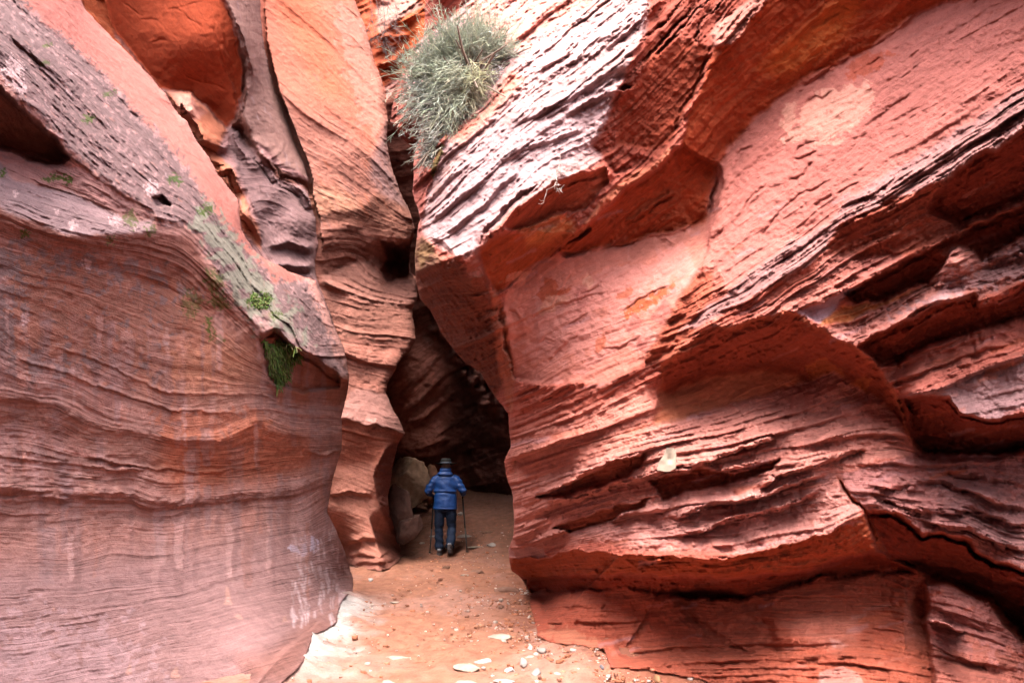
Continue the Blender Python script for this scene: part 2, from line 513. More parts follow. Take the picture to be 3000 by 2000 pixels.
def rock_mat(name, grain=110., bump=.6, rough=.9, spec=.2, bed_k=.17):
    m, nt, b = new_mat(name)
    def N(t, **k):
        n = nt.nodes.new('ShaderNode' + t)
        for a, v in k.items(): setattr(n, a, v)
        return n
    L = nt.links.new
    def math_(op, a, b2):
        n = N('Math', operation=op)
        for i, v in enumerate((a, b2)):
            if isinstance(v, (int, float)): n.inputs[i].default_value = v
            else: L(v, n.inputs[i])
        return n.outputs[0]
    def rng(v, a, c, lo, hi):
        n = N('MapRange'); L(v, n.inputs[0])
        for i, x in enumerate((a, c, lo, hi)): n.inputs[i + 1].default_value = x
        return n.outputs[0]
    def noise(vec, sc, det, ro=.55):
        n = N('TexNoise'); n.inputs['Scale'].default_value = sc; n.inputs['Detail'].default_value = det; n.inputs['Roughness'].default_value = ro
        L(vec, n.inputs['Vector']); return n.outputs['Fac']
    tint = N('Attribute', attribute_name='tint'); bed = N('Attribute', attribute_name='bed').outputs['Fac']; amp = N('Attribute', attribute_name='bedding').outputs['Fac']
    obj = N('TexCoord').outputs['Object']
    sep = N('SeparateXYZ'); L(obj, sep.inputs[0])
    warp = noise(obj, 1.3, 3)
    bedw = math_('ADD', bed, math_('MULTIPLY', warp, 5.0))
    cx = N('CombineXYZ'); L(math_('MULTIPLY', bedw, bed_k), cx.inputs[0]); L(math_('MULTIPLY', sep.outputs[0], .9), cx.inputs[1]); L(math_('MULTIPLY', sep.outputs[1], .9), cx.inputs[2])
    lam = noise(cx.outputs[0], 1.0, 5, .68)                      # thin laminae along the beds
    cx2 = N('CombineXYZ'); L(math_('MULTIPLY', bedw, bed_k * .42), cx2.inputs[0]); L(math_('MULTIPLY', sep.outputs[0], .5), cx2.inputs[1]); L(math_('MULTIPLY', sep.outputs[1], .5), cx2.inputs[2])
    seam_n = noise(cx2.outputs[0], 1.0, 2, .5)
    seam = rng(math_('ABSOLUTE', math_('SUBTRACT', seam_n, .5), 0.0), 0.0, .018, 1.0, 0.0)   # bedding seams
    gaps = rng(noise(obj, 2.3, 3), .42, .6, 0.0, 1.0)
    seam = math_('MULTIPLY', math_('MULTIPLY', seam, gaps), amp)
    g1 = noise(obj, grain, 3); g2 = noise(obj, 11, 7, .68); g3 = noise(obj, 380, 2)
    val = math_('MULTIPLY', rng(g2, .3, .7, .80, 1.18), rng(g1, .25, .75, .86, 1.13))
    val = math_('MULTIPLY', val, rng(g3, .25, .75, .86, 1.14))
    lamv = rng(lam, .3, .7, .78, 1.2)
    val = math_('MULTIPLY', val, math_('ADD', 1.0, math_('MULTIPLY', math_('SUBTRACT', lamv, 1.0), rng(amp, 0, .6, .35, 1.0))))
    val = math_('MULTIPLY', val, math_('SUBTRACT', 1.0, math_('MULTIPLY', seam, .45)))
    vm = N('VectorMath', operation='SCALE'); L(tint.outputs['Color'], vm.inputs[0]); L(val, vm.inputs['Scale'])
    L(vm.outputs[0], b.inputs['Base Color'])
    b.inputs['Roughness'].default_value = rough
    b.inputs['Specular IOR Level'].default_value = spec
    h = math_('ADD', math_('MULTIPLY', g2, 1.5), math_('MULTIPLY', g1, .8))
    h = math_('ADD', h, math_('MULTIPLY', g3, .22))
    h = math_('ADD', h, math_('MULTIPLY', math_('MULTIPLY', lam, 2.4), rng(amp, 0, .6, .3, 1.0)))
    h = math_('SUBTRACT', h, math_('MULTIPLY', seam, 1.1))
    bp = N('Bump'); bp.inputs['Strength'].default_value = bump; bp.inputs['Distance'].default_value = .028
    L(h, bp.inputs['Height']); L(bp.outputs[0], b.inputs['Normal'])
    return m

M_ROCK = rock_mat('sandstone')
M_ROCK_FAR = rock_mat('far_sandstone', grain=60, bump=.5)
LAYERS = {}
PINK = (.56, .29, .22); RED = (.43, .145, .08); DEEP = (.34, .10, .055); ORANGE = (.56, .23, .11)  # DEEP and similar underside reds: fresh rock, with some shade put into the colour
GREY = (.27, .215, .20); LILAC = (.44, .33, .33); BAND = (.41, .285, .24); PALE = (.42, .235, .19); BROWN = (.27, .15, .11)
SALT = (.58, .55, .53); TAN = (.50, .36, .24); MOSS = (.10, .16, .03)
rnd = random.Random(3)

# ------------------------------------------------------------------ near left wall (banded, lichen on its sloping top)
def left_wall():
    crest = [(-460, -700), (-130, -700), (180, -170)] + Z1((370, 0), (400, 50), (480, 140), (525, 185), (560, 215), (600, 260), (690, 350), (735, 410), (760, 430), (800, 500), (860, 560), (905, 650), (960, 720), (1000, 800), (1050, 860), (1095, 920), (1110, 1060), (1165, 1150), (1225, 1195), (1330, 1245), (1450, 1290))
    edge = [(948, 880), (1008, 1020), (1025, 1112), (1014, 1161), (1002, 1217), (999, 1319), (982, 1377), (965, 1454), (959, 1500), (989, 1561), (1012, 1620), (1034, 1689), (1033, 1735), (1040, 1790), (1040, 2350), (-460, 2350)]
    A = Layer((-450, -640, 1080, 2290), crest + edge, 66, 0, BAND, [
        (-400, 1389, 3.9), (0, 1389, 4.7), (0, 1040, 4.65), (0, 1700, 4.3), (500, 1389, 6.3), (500, 1150, 6.1), (940, 1389, 9.1), (500, 1640, 5.9), (760, 1500, 7.4), (1015, 1115, 9.4), (940, 860, 10.2), (743, 733, 9.6), (480, 560, 7.9),
        (0, 640, 5.0), (300, 690, 5.6), (600, 690, 7.0), (0, 200, 5.9), (0, 480, 5.2), (500, 300, 9.4), (236, 0, 8.6), (0, 2000, 3.55), (400, 2000, 4.25), (-400, 2000, 2.7), (-400, 600, 4.2), (-300, -200, 6.5), (100, -380, 9.5), (500, 2290, 3.3), (-400, 2290, 2.3)], warp=6)
    A.base([(1034, 1727), (1005, 1759), (983, 1823), (950, 1846), (919, 1856), (906, 1895), (893, 1931), (829, 2000)])
    grey = [(-460, -460), (-60, -200), (60, 0)] + Z1((170, 90), (330, 210), (450, 330), (570, 470), (700, 600), (810, 720), (900, 860), (980, 980), (1060, 1080), (1150, 1180), (1260, 1300), (1400, 1290), (1580, 1750), (1450, 1700), (1330, 1568), (1270, 1500), (1180, 1490), (1130, 1430), (1060, 1320), (1000, 1240), (970, 1160), (920, 1080), (850, 1020), (730, 1010), (640, 920), (520, 850), (420, 760), (330, 690), (260, 610), (180, 520), (110, 470), (60, 400), (0, 300)) + [(-460, -100)]
    pink = [(-60, -200), (60, 0)] + Z1((170, 90), (330, 210), (450, 330), (570, 470), (700, 600), (810, 720), (900, 860), (980, 980), (1060, 1080), (1150, 1180), (1260, 1300), (1440, 1290), (1165, 1150), (1110, 1060), (1095, 920), (1000, 800), (905, 650), (800, 500), (690, 350), (600, 260), (480, 140), (370, 0)) + [(100, -460), (-300, -460)]
    A.face(pink, 60, 40, 30, .1, PALE)
    A.tint(pink, (.43, .225, .18), 60)
    A.face(grey, 72, 44, 16, .7, GREY)
    A.tint(grey, (.35, .27, .25), 40, .8, 1.1, 30, 61)
    A.tint(grey, (.20, .155, .145), 40, .8, 1.1, 16, 62)
    # recess under the sloping top, at the frame's left edge
    A.face(Z1((-700, 300), (0, 400), (60, 470), (110, 520), (180, 570), (260, 650), (310, 720), (280, 745), (130, 735), (80, 705), (-80, 640), (-700, 560)), 70, -50, 18, .6, BROWN)  # recess brown carries part of its own shade
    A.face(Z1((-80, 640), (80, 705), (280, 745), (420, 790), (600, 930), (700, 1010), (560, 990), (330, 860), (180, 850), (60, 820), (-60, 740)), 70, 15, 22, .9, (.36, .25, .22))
    # bluish sloping shelf and its lip
    A.face(Z1((-700, 640), (0, 745), (60, 825), (180, 860), (330, 880), (560, 1000), (700, 1020), (720, 1075), (600, 1070), (480, 1082), (350, 1088), (260, 1068), (180, 1028), (80, 998), (0, 958), (-700, 800)), 72, 36, 14, .5, (.30, .25, .24))
    A.face(Z1((-700, 800), (0, 960), (80, 1000), (180, 1030), (260, 1070), (350, 1090), (480, 1085), (600, 1075), (700, 1080), (860, 1090), (930, 1180), (980, 1290), (1060, 1400), (1140, 1500), (1000, 1460), (800, 1330), (500, 1250), (250, 1180), (0, 1090), (-700, 950)), 68, -26, 26, .7, (.33, .20, .155))
    A.face(Z1((-700, 960), (0, 1100), (250, 1190), (500, 1260), (800, 1340), (1000, 1470), (1140, 1510), (1180, 1530), (1200, 1700), (1200, 1920), (1000, 2010), (700, 1990), (400, 1930), (250, 1850), (0, 1810), (-700, 1800)), 66, -6, 60, .45)
    A.tint(Z1((800, 1300), (1000, 1500), (1180, 1560), (1200, 1750), (1000, 1850), (700, 1820), (560, 1600)), (.40, .235, .15), 160, .8)
    A.tint(Z1((-600, 1250), (250, 1300), (450, 1500), (350, 1750), (-600, 1700)), (.39, .30, .27), 200, .7, .9, 34, 3)
    A.tint(Z1((-700, 1000), (0, 1130), (300, 1180), (700, 1250), (860, 1350), (800, 1568), (700, 1700), (-700, 1700)), (.265, .22, .205), 120, .9, .8, 40, 64)
    A.tint(Z1((100, 1200), (600, 1280), (900, 1400), (1000, 1568), (600, 1700), (100, 1600)), (.36, .215, .155), 120, .8, .9, 30, 65)
    # notch with moss under the far end of the grey slope
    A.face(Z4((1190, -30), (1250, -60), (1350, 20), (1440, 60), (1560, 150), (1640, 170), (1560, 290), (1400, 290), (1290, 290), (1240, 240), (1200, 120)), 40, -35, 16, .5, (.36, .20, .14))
    A.lip(Z4((1185, -40), (1270, -65), (1340, 0), (1420, 50), (1540, 140), (1620, 180)), 14, 26, 55, 40, -55)
    # undercut band under the big lip
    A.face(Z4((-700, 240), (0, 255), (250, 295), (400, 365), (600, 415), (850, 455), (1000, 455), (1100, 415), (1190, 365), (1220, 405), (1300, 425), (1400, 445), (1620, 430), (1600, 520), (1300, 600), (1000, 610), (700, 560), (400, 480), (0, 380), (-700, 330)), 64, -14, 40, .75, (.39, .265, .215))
    A.tint(Z4((760, 440), (1000, 450), (1190, 370), (1400, 450), (1480, 520), (1300, 620), (1000, 680), (800, 680), (720, 560)), (.46, .215, .125), 90, .8)
    A.face(Z4((760, 450), (1000, 460), (1190, 380), (1400, 450), (1480, 520), (1300, 610), (1000, 600), (800, 540)), 64, -26, 40)
    A.tint(Z4((700, 330), (1000, 330), (1190, 300), (1230, 420), (1000, 460), (760, 430)), (.50, .24, .14), 60, .6, .6, 30, 5)
    A.lip(Z4((-650, 640), (0, 665), (300, 692), (600, 692), (720, 735), (900, 722), (1060, 702), (1280, 690), (1540, 620), (1620, 600)), 26, 30, 66, 16, -40, .8)
    A.lip(Z4((-400, 225), (0, 250), (250, 292), (400, 362), (600, 412), (850, 452), (1000, 452), (1100, 412), (1190, 362), (1220, 402), (1300, 422), (1400, 442), (1560, 432)), 30, 20, 66, 10, -36, .7)
    A.lip(Z4((-400, 1000), (0, 1000), (250, 1000), (500, 960), (750, 968), (1000, 912), (1200, 880)), 16, 14, 66, 25, -35, .8)
    for P in (((170, 0), (420, 70), (620, 170), (760, 230), (1000, 242), (1200, 240), (1300, 292), (1560, 282)), ((0, 60), (300, 140), (500, 220), (800, 312), (1150, 330)), ((1400, 500), (1480, 520), (1560, 500)), ((0, 520), (400, 570), (700, 590)), ((300, 505), (600, 560), (900, 600), (1200, 580)), ((600, 1260), (900, 1190), (1250, 1100), (1560, 1030)), ((1380, 1260), (1440, 1230), (1560, 1160)), ((300, 1300), (700, 1220), (1000, 1140)), ((100, 1560), (500, 1470), (900, 1400))):
        A.lip(Z4(*P), 7, 6, 66, 40, -50, .8)
    # smooth foot of the wall
    A.face(Z4((-700, 820), (0, 830), (400, 820), (800, 860), (1100, 830), (1500, 780), (1560, 900), (1000, 1010), (500, 1100), (0, 1150), (-700, 1200)), 66, 14, 120, .4)
    foot = Z4((-700, 1100), (0, 1020), (500, 990), (960, 940), (1360, 850), (1480, 810), (1640, 1000), (1640, 1150), (1568, 1190), (1530, 1290), (1430, 1345), (1400, 1460), (1300, 1570), (1200, 2100), (-700, 2100))
    A.face(foot, 62, 31, 110, .4)
    A.tint(foot, (.37, .285, .265), 160, .9)
    A.tint(Z4((-700, 1350), (200, 1300), (500, 1330), (700, 1500), (600, 2100), (-700, 2100)), (.45, .37, .36), 200, .7, .9, 36, 7)
    A.tint(Z4((1100, 1460), (1250, 1420), (1440, 1290), (1530, 1280), (1430, 1345), (1400, 1460), (1300, 1570), (1150, 1568)), (.33, .21, .17), 80, .8)
    A.face(Z4((1080, 1480), (1250, 1410), (1440, 1270), (1540, 1240), (1560, 1300), (1440, 1360), (1410, 1460), (1310, 1580), (1130, 1600)), 45, -4, 26)
    A.face(Z4((1330, 860), (1490, 800), (1560, 900), (1600, 1060), (1560, 1170), (1440, 1220), (1400, 1100)), 40, 20, 60, .9)
    # streaks of white salt, spots of lichen, moss, dark drips
    for k in range(120):
        x = rnd.uniform(1330, 1590); y = rnd.uniform(820, 1270) + (1568 - x) * .25
        w, h = rnd.uniform(5, 13), rnd.uniform(20, 70)
        A.tint(Z4((x, y), (x + w, y - 2), (x + w * 1.6, y + h), (x + w * .6, y + h)), SALT, 5, rnd.uniform(.3, .8))
    A.tint(Z4((1340, 950), (1420, 890), (1470, 930), (1400, 985)), (.62, .66, .74), 30, .85, .8, 18, 9)
    for x, y, w, h in ((1045, 1170, 16, 45), (160, 460, 14, 30), (415, 660, 18, 45), (540, 655, 12, 26), (1040, 205, 14, 16), (250, 1222, 12, 10), (1310, 1275, 14, 14), (1090, 1262, 26, 8), (805, 1520, 30, 22), (590, 1500, 14, 24)):
        A.tint(Z4((x - w, y + h), (x - w * .3, y - h), (x + w * .3, y - h), (x + w, y + h)), (.50, .375, .31), 6, .8)
    spots = [(60, 330, 60, 90), (95, 390, 35, 50), (700, 860, 35, 35), (265, 975, 14, 14), (335, 1035, 18, 35), (530, 1010, 35, 28), (400, 1210, 18, 28), (115, 1465, 24, 34), (70, 885, 9, 14), (612, 1050, 10, 10), (310, 425, 12, 10)]
    for x, y, w, h in spots:
        P = [(x + w * math.cos(a) * rnd.uniform(.6, 1.1), y + h * math.sin(a) * rnd.uniform(.6, 1.1)) for a in np.linspace(0, 6.0, 11)]
        A.tint(Z1(*P), (.50, .43, .40), 12, .9, 1.2, 9, int(x))
    for k in range(620):
        x, y = rnd.uniform(0, 1400), rnd.uniform(0, 1650)
        l = rnd.uniform(8, 36); w = rnd.uniform(1.5, 4); sl = rnd.uniform(.9, 1.3)
        P = Z1((x, y), (x + l, y + l * sl), (x + l + w, y + l * sl - w), (x + w, y - w))
        if poly_sdf(grey, np.array([P[0][0]]), np.array([P[0][1]]))[0] < -12:
            A.tint(P, rnd.choice([(.50, .44, .42), (.40, .33, .31), (.22, .17, .16), (.16, .12, .11), (.42, .26, .21)]), 4, rnd.uniform(.4, .9))
    A.tint(Z1((930, 960), (1060, 1080), (1150, 1190), (1300, 1380), (1400, 1568), (1330, 1568), (1180, 1480), (1060, 1310), (980, 1160), (900, 1040)), (.27, .31, .24), 90, .8, .8, 40, 11)
    for x, y, w, h, k in ((805, 822, 34, 24, .95), (945, 965, 40, 22, .9), (1160, 1390, 26, 26, 1), (1215, 1385, 30, 44, 1), (1260, 1450, 40, 20, .8), (405, 545, 30, 20, .8), (215, 210, 16, 12, .7), (205, 295, 16, 16, .7), (500, 430, 24, 16, .7), (310, 830, 22, 20, .9), (250, 815, 50, 14, .8), (10, 800, 14, 26, .9), (120, 1075, 30, 20, .8), (600, 1010, 30, 40, .6), (985, 1290, 60, 60, .6), (1010, 1390, 50, 50, .6), (880, 1390, 60, 70, .5), (960, 1500, 16, 60, .8), (510, 1100, 24, 20, .6), (1000, 1560, 20, 30, .7), (690, 1060, 30, 30, .6)):
        P = [(x + w * math.cos(a) * rnd.uniform(.6, 1.1), y + h * math.sin(a) * rnd.uniform(.6, 1.1)) for a in np.linspace(0, 6.0, 11)]
        A.tint(Z1(*P), MOSS, 16, k, 1.3, 10, int(x) + 1)
    for k in range(700):
        x, y = rnd.uniform(-200, 1500), rnd.uniform(-350, 900)
        l = rnd.uniform(8, 40); w = rnd.uniform(2, 6)
        P = Z4((x, y), (x + w, y), (x + w * .8, y + l), (x + w * .2, y + l))
        A.tint(P, rnd.choice([(.25, .15, .12), (.22, .14, .12), (.30, .19, .15), (.58, .42, .34)]), 5, rnd.uniform(.15, .7))
    for k in range(150):
        x, y = rnd.uniform(-200, 1500), rnd.uniform(-150, 900)
        w, l = rnd.uniform(12, 70), rnd.uniform(120, 420)
        A.tint(Z4((x, y), (x + w, y), (x + w * .8, y + l), (x + w * .2, y + l)), rnd.choice([(.52, .41, .37), (.30, .22, .20), (.36, .29, .275), (.44, .28, .22)]), 16, rnd.uniform(.2, .6), .35, 26, k)
    A.recess(Z1((-700, 310), (0, 405), (60, 475), (110, 525), (180, 575), (260, 655), (310, 722), (280, 745), (130, 735), (80, 705), (-80, 640), (-700, 560)), .16, 14)
    A.recess(Z4((1200, 0), (1260, -50), (1340, 20), (1430, 70), (1560, 165), (1560, 200), (1400, 230), (1260, 190), (1215, 110)), .10, 12)
    A.recess(Z1((705, 905), (740, 900), (780, 940), (720, 945)), .05, 12)
    A.solve()
    A.strata([(-60, [(60, -380), (300, -60), (620, 260), (800, 560)]), (40, [(60, 0), (300, 220), (550, 500), (740, 800), (900, 1010)]), (150, [(-300, 0), (0, 190), (115, 300), (265, 440), (400, 560), (560, 640), (700, 800), (850, 960)]),
        (230, [(-300, 420), (0, 480), (115, 540), (250, 590), (400, 650), (540, 690), (660, 800), (790, 970), (880, 1050)]), (320, [(-300, 560), (0, 625), (120, 670), (250, 705), (400, 730), (540, 780), (680, 900), (800, 1020)]),
        (425, [(-300, 680), (0, 735), (200, 790), (400, 850), (600, 930), (780, 1060)]), (560, [(-300, 880), (0, 930), (108, 1000), (268, 1045), (395, 1108), (485, 1147), (638, 1153), (765, 1153), (900, 1170), (1000, 1178)]),
        (680, [(-300, 1150), (0, 1160), (160, 1185), (255, 1230), (383, 1262), (542, 1287), (638, 1287), (760, 1240), (829, 1268), (980, 1270)]), (780, [(-300, 1310), (0, 1310), (200, 1340), (400, 1350), (500, 1380), (700, 1375), (980, 1340)]),
        (860, [(-300, 1420), (0, 1420), (190, 1440), (383, 1440), (460, 1468), (676, 1447), (820, 1440), (985, 1395)]), (980, [(-300, 1650), (0, 1638), (160, 1638), (319, 1612), (478, 1615), (638, 1580), (893, 1542)]),
        (1080, [(-300, 1760), (0, 1733), (255, 1720), (510, 1689), (765, 1631), (957, 1574)]), (1180, [(-300, 1870), (0, 1829), (319, 1784), (638, 1720), (829, 1676), (995, 1644)]), (1290, [(-300, 1990), (0, 1944), (319, 1893), (574, 1835), (829, 1765), (995, 1733)]), (1400, [(0, 2060), (400, 1990), (700, 1930), (900, 1860)])],
        scales=((58, .026, 1), (22, .015, 2), (10, .013, 3)), tones=.2, flakes=.03)
    A.finish(rough=.022, fine=.006, lumps=.02)
    A.ground_contact([(480, 2290), (700, 2130), (829, 2000), (893, 1931), (906, 1895), (919, 1856), (950, 1846), (983, 1823), (1005, 1759), (1034, 1727)], 90, 1)
    LAYERS['left_wall'] = A
    return A.build('canyon_wall', M_ROCK, (-1.2, .1, 0), {'l': [(-.05, -1, 0), (-.3, -3, .1), (-.2, -6.5, .6), (5.5, -10, 1.2)], 't': [(-.3, .1, .1), (-.8, .3, .25), (-1.6, .7, .8), (-4, 1.6, 1.6)], 'b': [(-.05, 0, -.1), (-.1, 0, -.3), (-.3, 0, -.8), (-.6, 0, -1.6)]})  # left border bends across behind the camera, unseen, added to block light

# ------------------------------------------------------------------ alcove with a dark overhanging roof, behind the left wall's crest
def alcove():
    out = [(150, -460), (700, -460), (745, -200)] + Z1((1195, 0), (1205, 170), (1240, 330), (1270, 440), (1320, 560), (1350, 640), (1400, 760), (1420, 830), (1415, 895), (1448, 1000), (1450, 1060), (1465, 1115), (1450, 1200), (1450, 1260), (1475, 1330)) + [(985, 960), (960, 1100), (700, 900), (450, 550), (150, 100)]
    B = Layer((140, -400, 1010, 1100), out, 40, 5, (.42, .30, .27), [
        (600, 200, 12.2), (430, 60, 11.4), (760, 20, 12.2), (860, 520, 11.5), (905, 680, 11.4), (760, 600, 11.3), (650, 370, 12.0), (560, 280, 11.6), (560, -300, 12.5), (760, -300, 13.5), (930, 830, 11.0), (700, 650, 10.8), (800, 250, 12.0), (880, 1000, 11.2)], warp=6)
    roof = [(60, -420), (520, -420), (660, -200)] + Z1((1020, 0), (1060, 60), (1100, 200), (1130, 260), (1125, 400), (1080, 545), (1040, 588), (1000, 550), (950, 490), (880, 430), (735, 410), (600, 240), (520, 140), (370, 0))
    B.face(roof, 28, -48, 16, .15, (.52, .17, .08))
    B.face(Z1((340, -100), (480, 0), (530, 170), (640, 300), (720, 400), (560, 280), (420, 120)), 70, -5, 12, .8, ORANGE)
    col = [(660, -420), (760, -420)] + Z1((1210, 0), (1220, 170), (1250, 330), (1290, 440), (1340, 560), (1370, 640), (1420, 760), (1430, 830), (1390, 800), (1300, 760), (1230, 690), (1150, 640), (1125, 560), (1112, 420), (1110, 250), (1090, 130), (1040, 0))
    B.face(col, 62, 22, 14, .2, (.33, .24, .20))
    B.face(Z1((1060, 60), (1100, 200), (1125, 300), (1135, 420), (1120, 520), (1150, 620), (1190, 690), (1150, 680), (1060, 575), (1110, 480), (1112, 300)), 10, -60, 9, .9, (.26, .15, .115))  # rim painted darker in place of shade
    B.face(Z1((1185, 690), (1240, 740), (1310, 790), (1420, 835), (1415, 892), (1380, 860), (1290, 825), (1235, 765), (1170, 705)), 0, -70, 8, .6, (.22, .12, .09))  # underside of the column, shade painted into the brown
    B.crack(Z1((1040, 600), (1100, 590), (1160, 690), (1230, 765), (1290, 828), (1380, 870)), 9, .2)
    B.lip(Z1((1040, 30), (1085, 130), (1130, 255), (1145, 380)), 10, 12, 10, 20, -40)
    # orange folds and the grey block under the roof
    B.face(Z1((760, 425), (880, 428), (950, 500), (1040, 595), (1000, 700), (1080, 800), (1120, 900), (1190, 1060), (1200, 1150), (1110, 1060), (1095, 920), (1000, 800), (905, 650), (800, 500)), 55, 30, 14, .25, (.52, .27, .165))
    B.tint(Z1((780, 430), (880, 440), (940, 520), (900, 560), (820, 500)), (.66, .42, .32), 20)
    B.face(Z1((1040, 590), (1090, 590), (1150, 690), (1290, 830), (1400, 880), (1450, 1010), (1450, 1280), (1300, 1250), (1200, 1150), (1180, 1000), (1120, 850), (1060, 720)), 50, 28, 14, .55, (.28, .215, .20))
    for P in (((800, 470), (870, 560), (900, 640), (960, 730)), ((850, 500), (920, 610), (960, 670)), ((915, 640), (980, 660), (1050, 690)), ((950, 730), (1030, 760), (1090, 800)), ((1000, 790), (1060, 780), (1110, 890)), ((1110, 960), (1160, 1020), (1200, 1110)), ((1060, 600), (1090, 680), (1130, 740)), ((1180, 700), (1240, 780), (1280, 840)), ((1240, 1130), (1320, 1110), (1440, 1150)), ((1230, 1230), (1330, 1215), (1440, 1230)), ((1290, 830), (1380, 880), (1440, 960))):
        B.lip(Z1(*P), 26, 22, 35, 45, -50)
    for P in (((560, 10), (620, 60), (660, 80)), ((650, 95), (690, 85), (730, 100)), ((740, 50), (800, 40), (850, 75), (900, 100), (940, 130)), ((780, 55), (850, 30), (940, 0)), ((970, 60), (990, 150), (1020, 260), (1040, 350), (1080, 370)), ((700, 190), (740, 180), (770, 186)), ((830, 300), (860, 350), (930, 380), (1000, 400), (1050, 420))):
        B.crack(Z1(*P), 2.4, .035)
    for x0, y0 in ((985, 90), (1010, 200), (1035, 320), (1060, 420)):
        B.lip(Z1((x0, y0), (x0 + 35, y0 + 60), (x0 + 45, y0 + 150)), 9, 9, 60, 10, -40, .8)
    for k in range(160):
        x, y = rnd.uniform(1060, 1440), rnd.uniform(0, 1280)
        l = rnd.uniform(12, 46); w = rnd.uniform(2, 6)
        P = Z1((x, y), (x + l * .3, y + l), (x + l * .3 + w, y + l), (x + w, y))
        B.tint(P, rnd.choice([(.46, .40, .38), (.20, .145, .135), (.36, .30, .29)]), 5, rnd.uniform(.2, .75))
    B.recess(roof, .22, 9)
    for q in ((560, 130, 150, 160, .5), (560, 300, 70, 50, .18), (600, 400, 60, 55, .2), (665, 520, 55, 60, .22), (715, 620, 45, 55, .2), (800, 560, 60, 70, .2), (880, 640, 60, 60, .2), (760, 460, 40, 45, .14)):
        B.bulge(*q)
    B.solve()
    B.strata([(0, [(300, 0), (450, 200), (640, 380)]), (150, [(500, 0), (620, 200), (800, 420)]), (300, [(700, 0), (720, 180), (800, 420), (900, 560)]), (420, [(560, 420), (700, 600), (800, 760)]), (560, [(740, 640), (900, 720), (930, 740)])], scales=((44, .06, 5), (18, .03, 6), (8, .015, 7)), tones=.12)
    B.finish(rough=.022, rough_sc=1.7, fine=.007, lumps=.05)
    B.behind(LAYERS['left_wall'], .4)
    LAYERS['alcove'] = B
    return B.build('canyon_wall', M_ROCK, (-1, .3, 0))

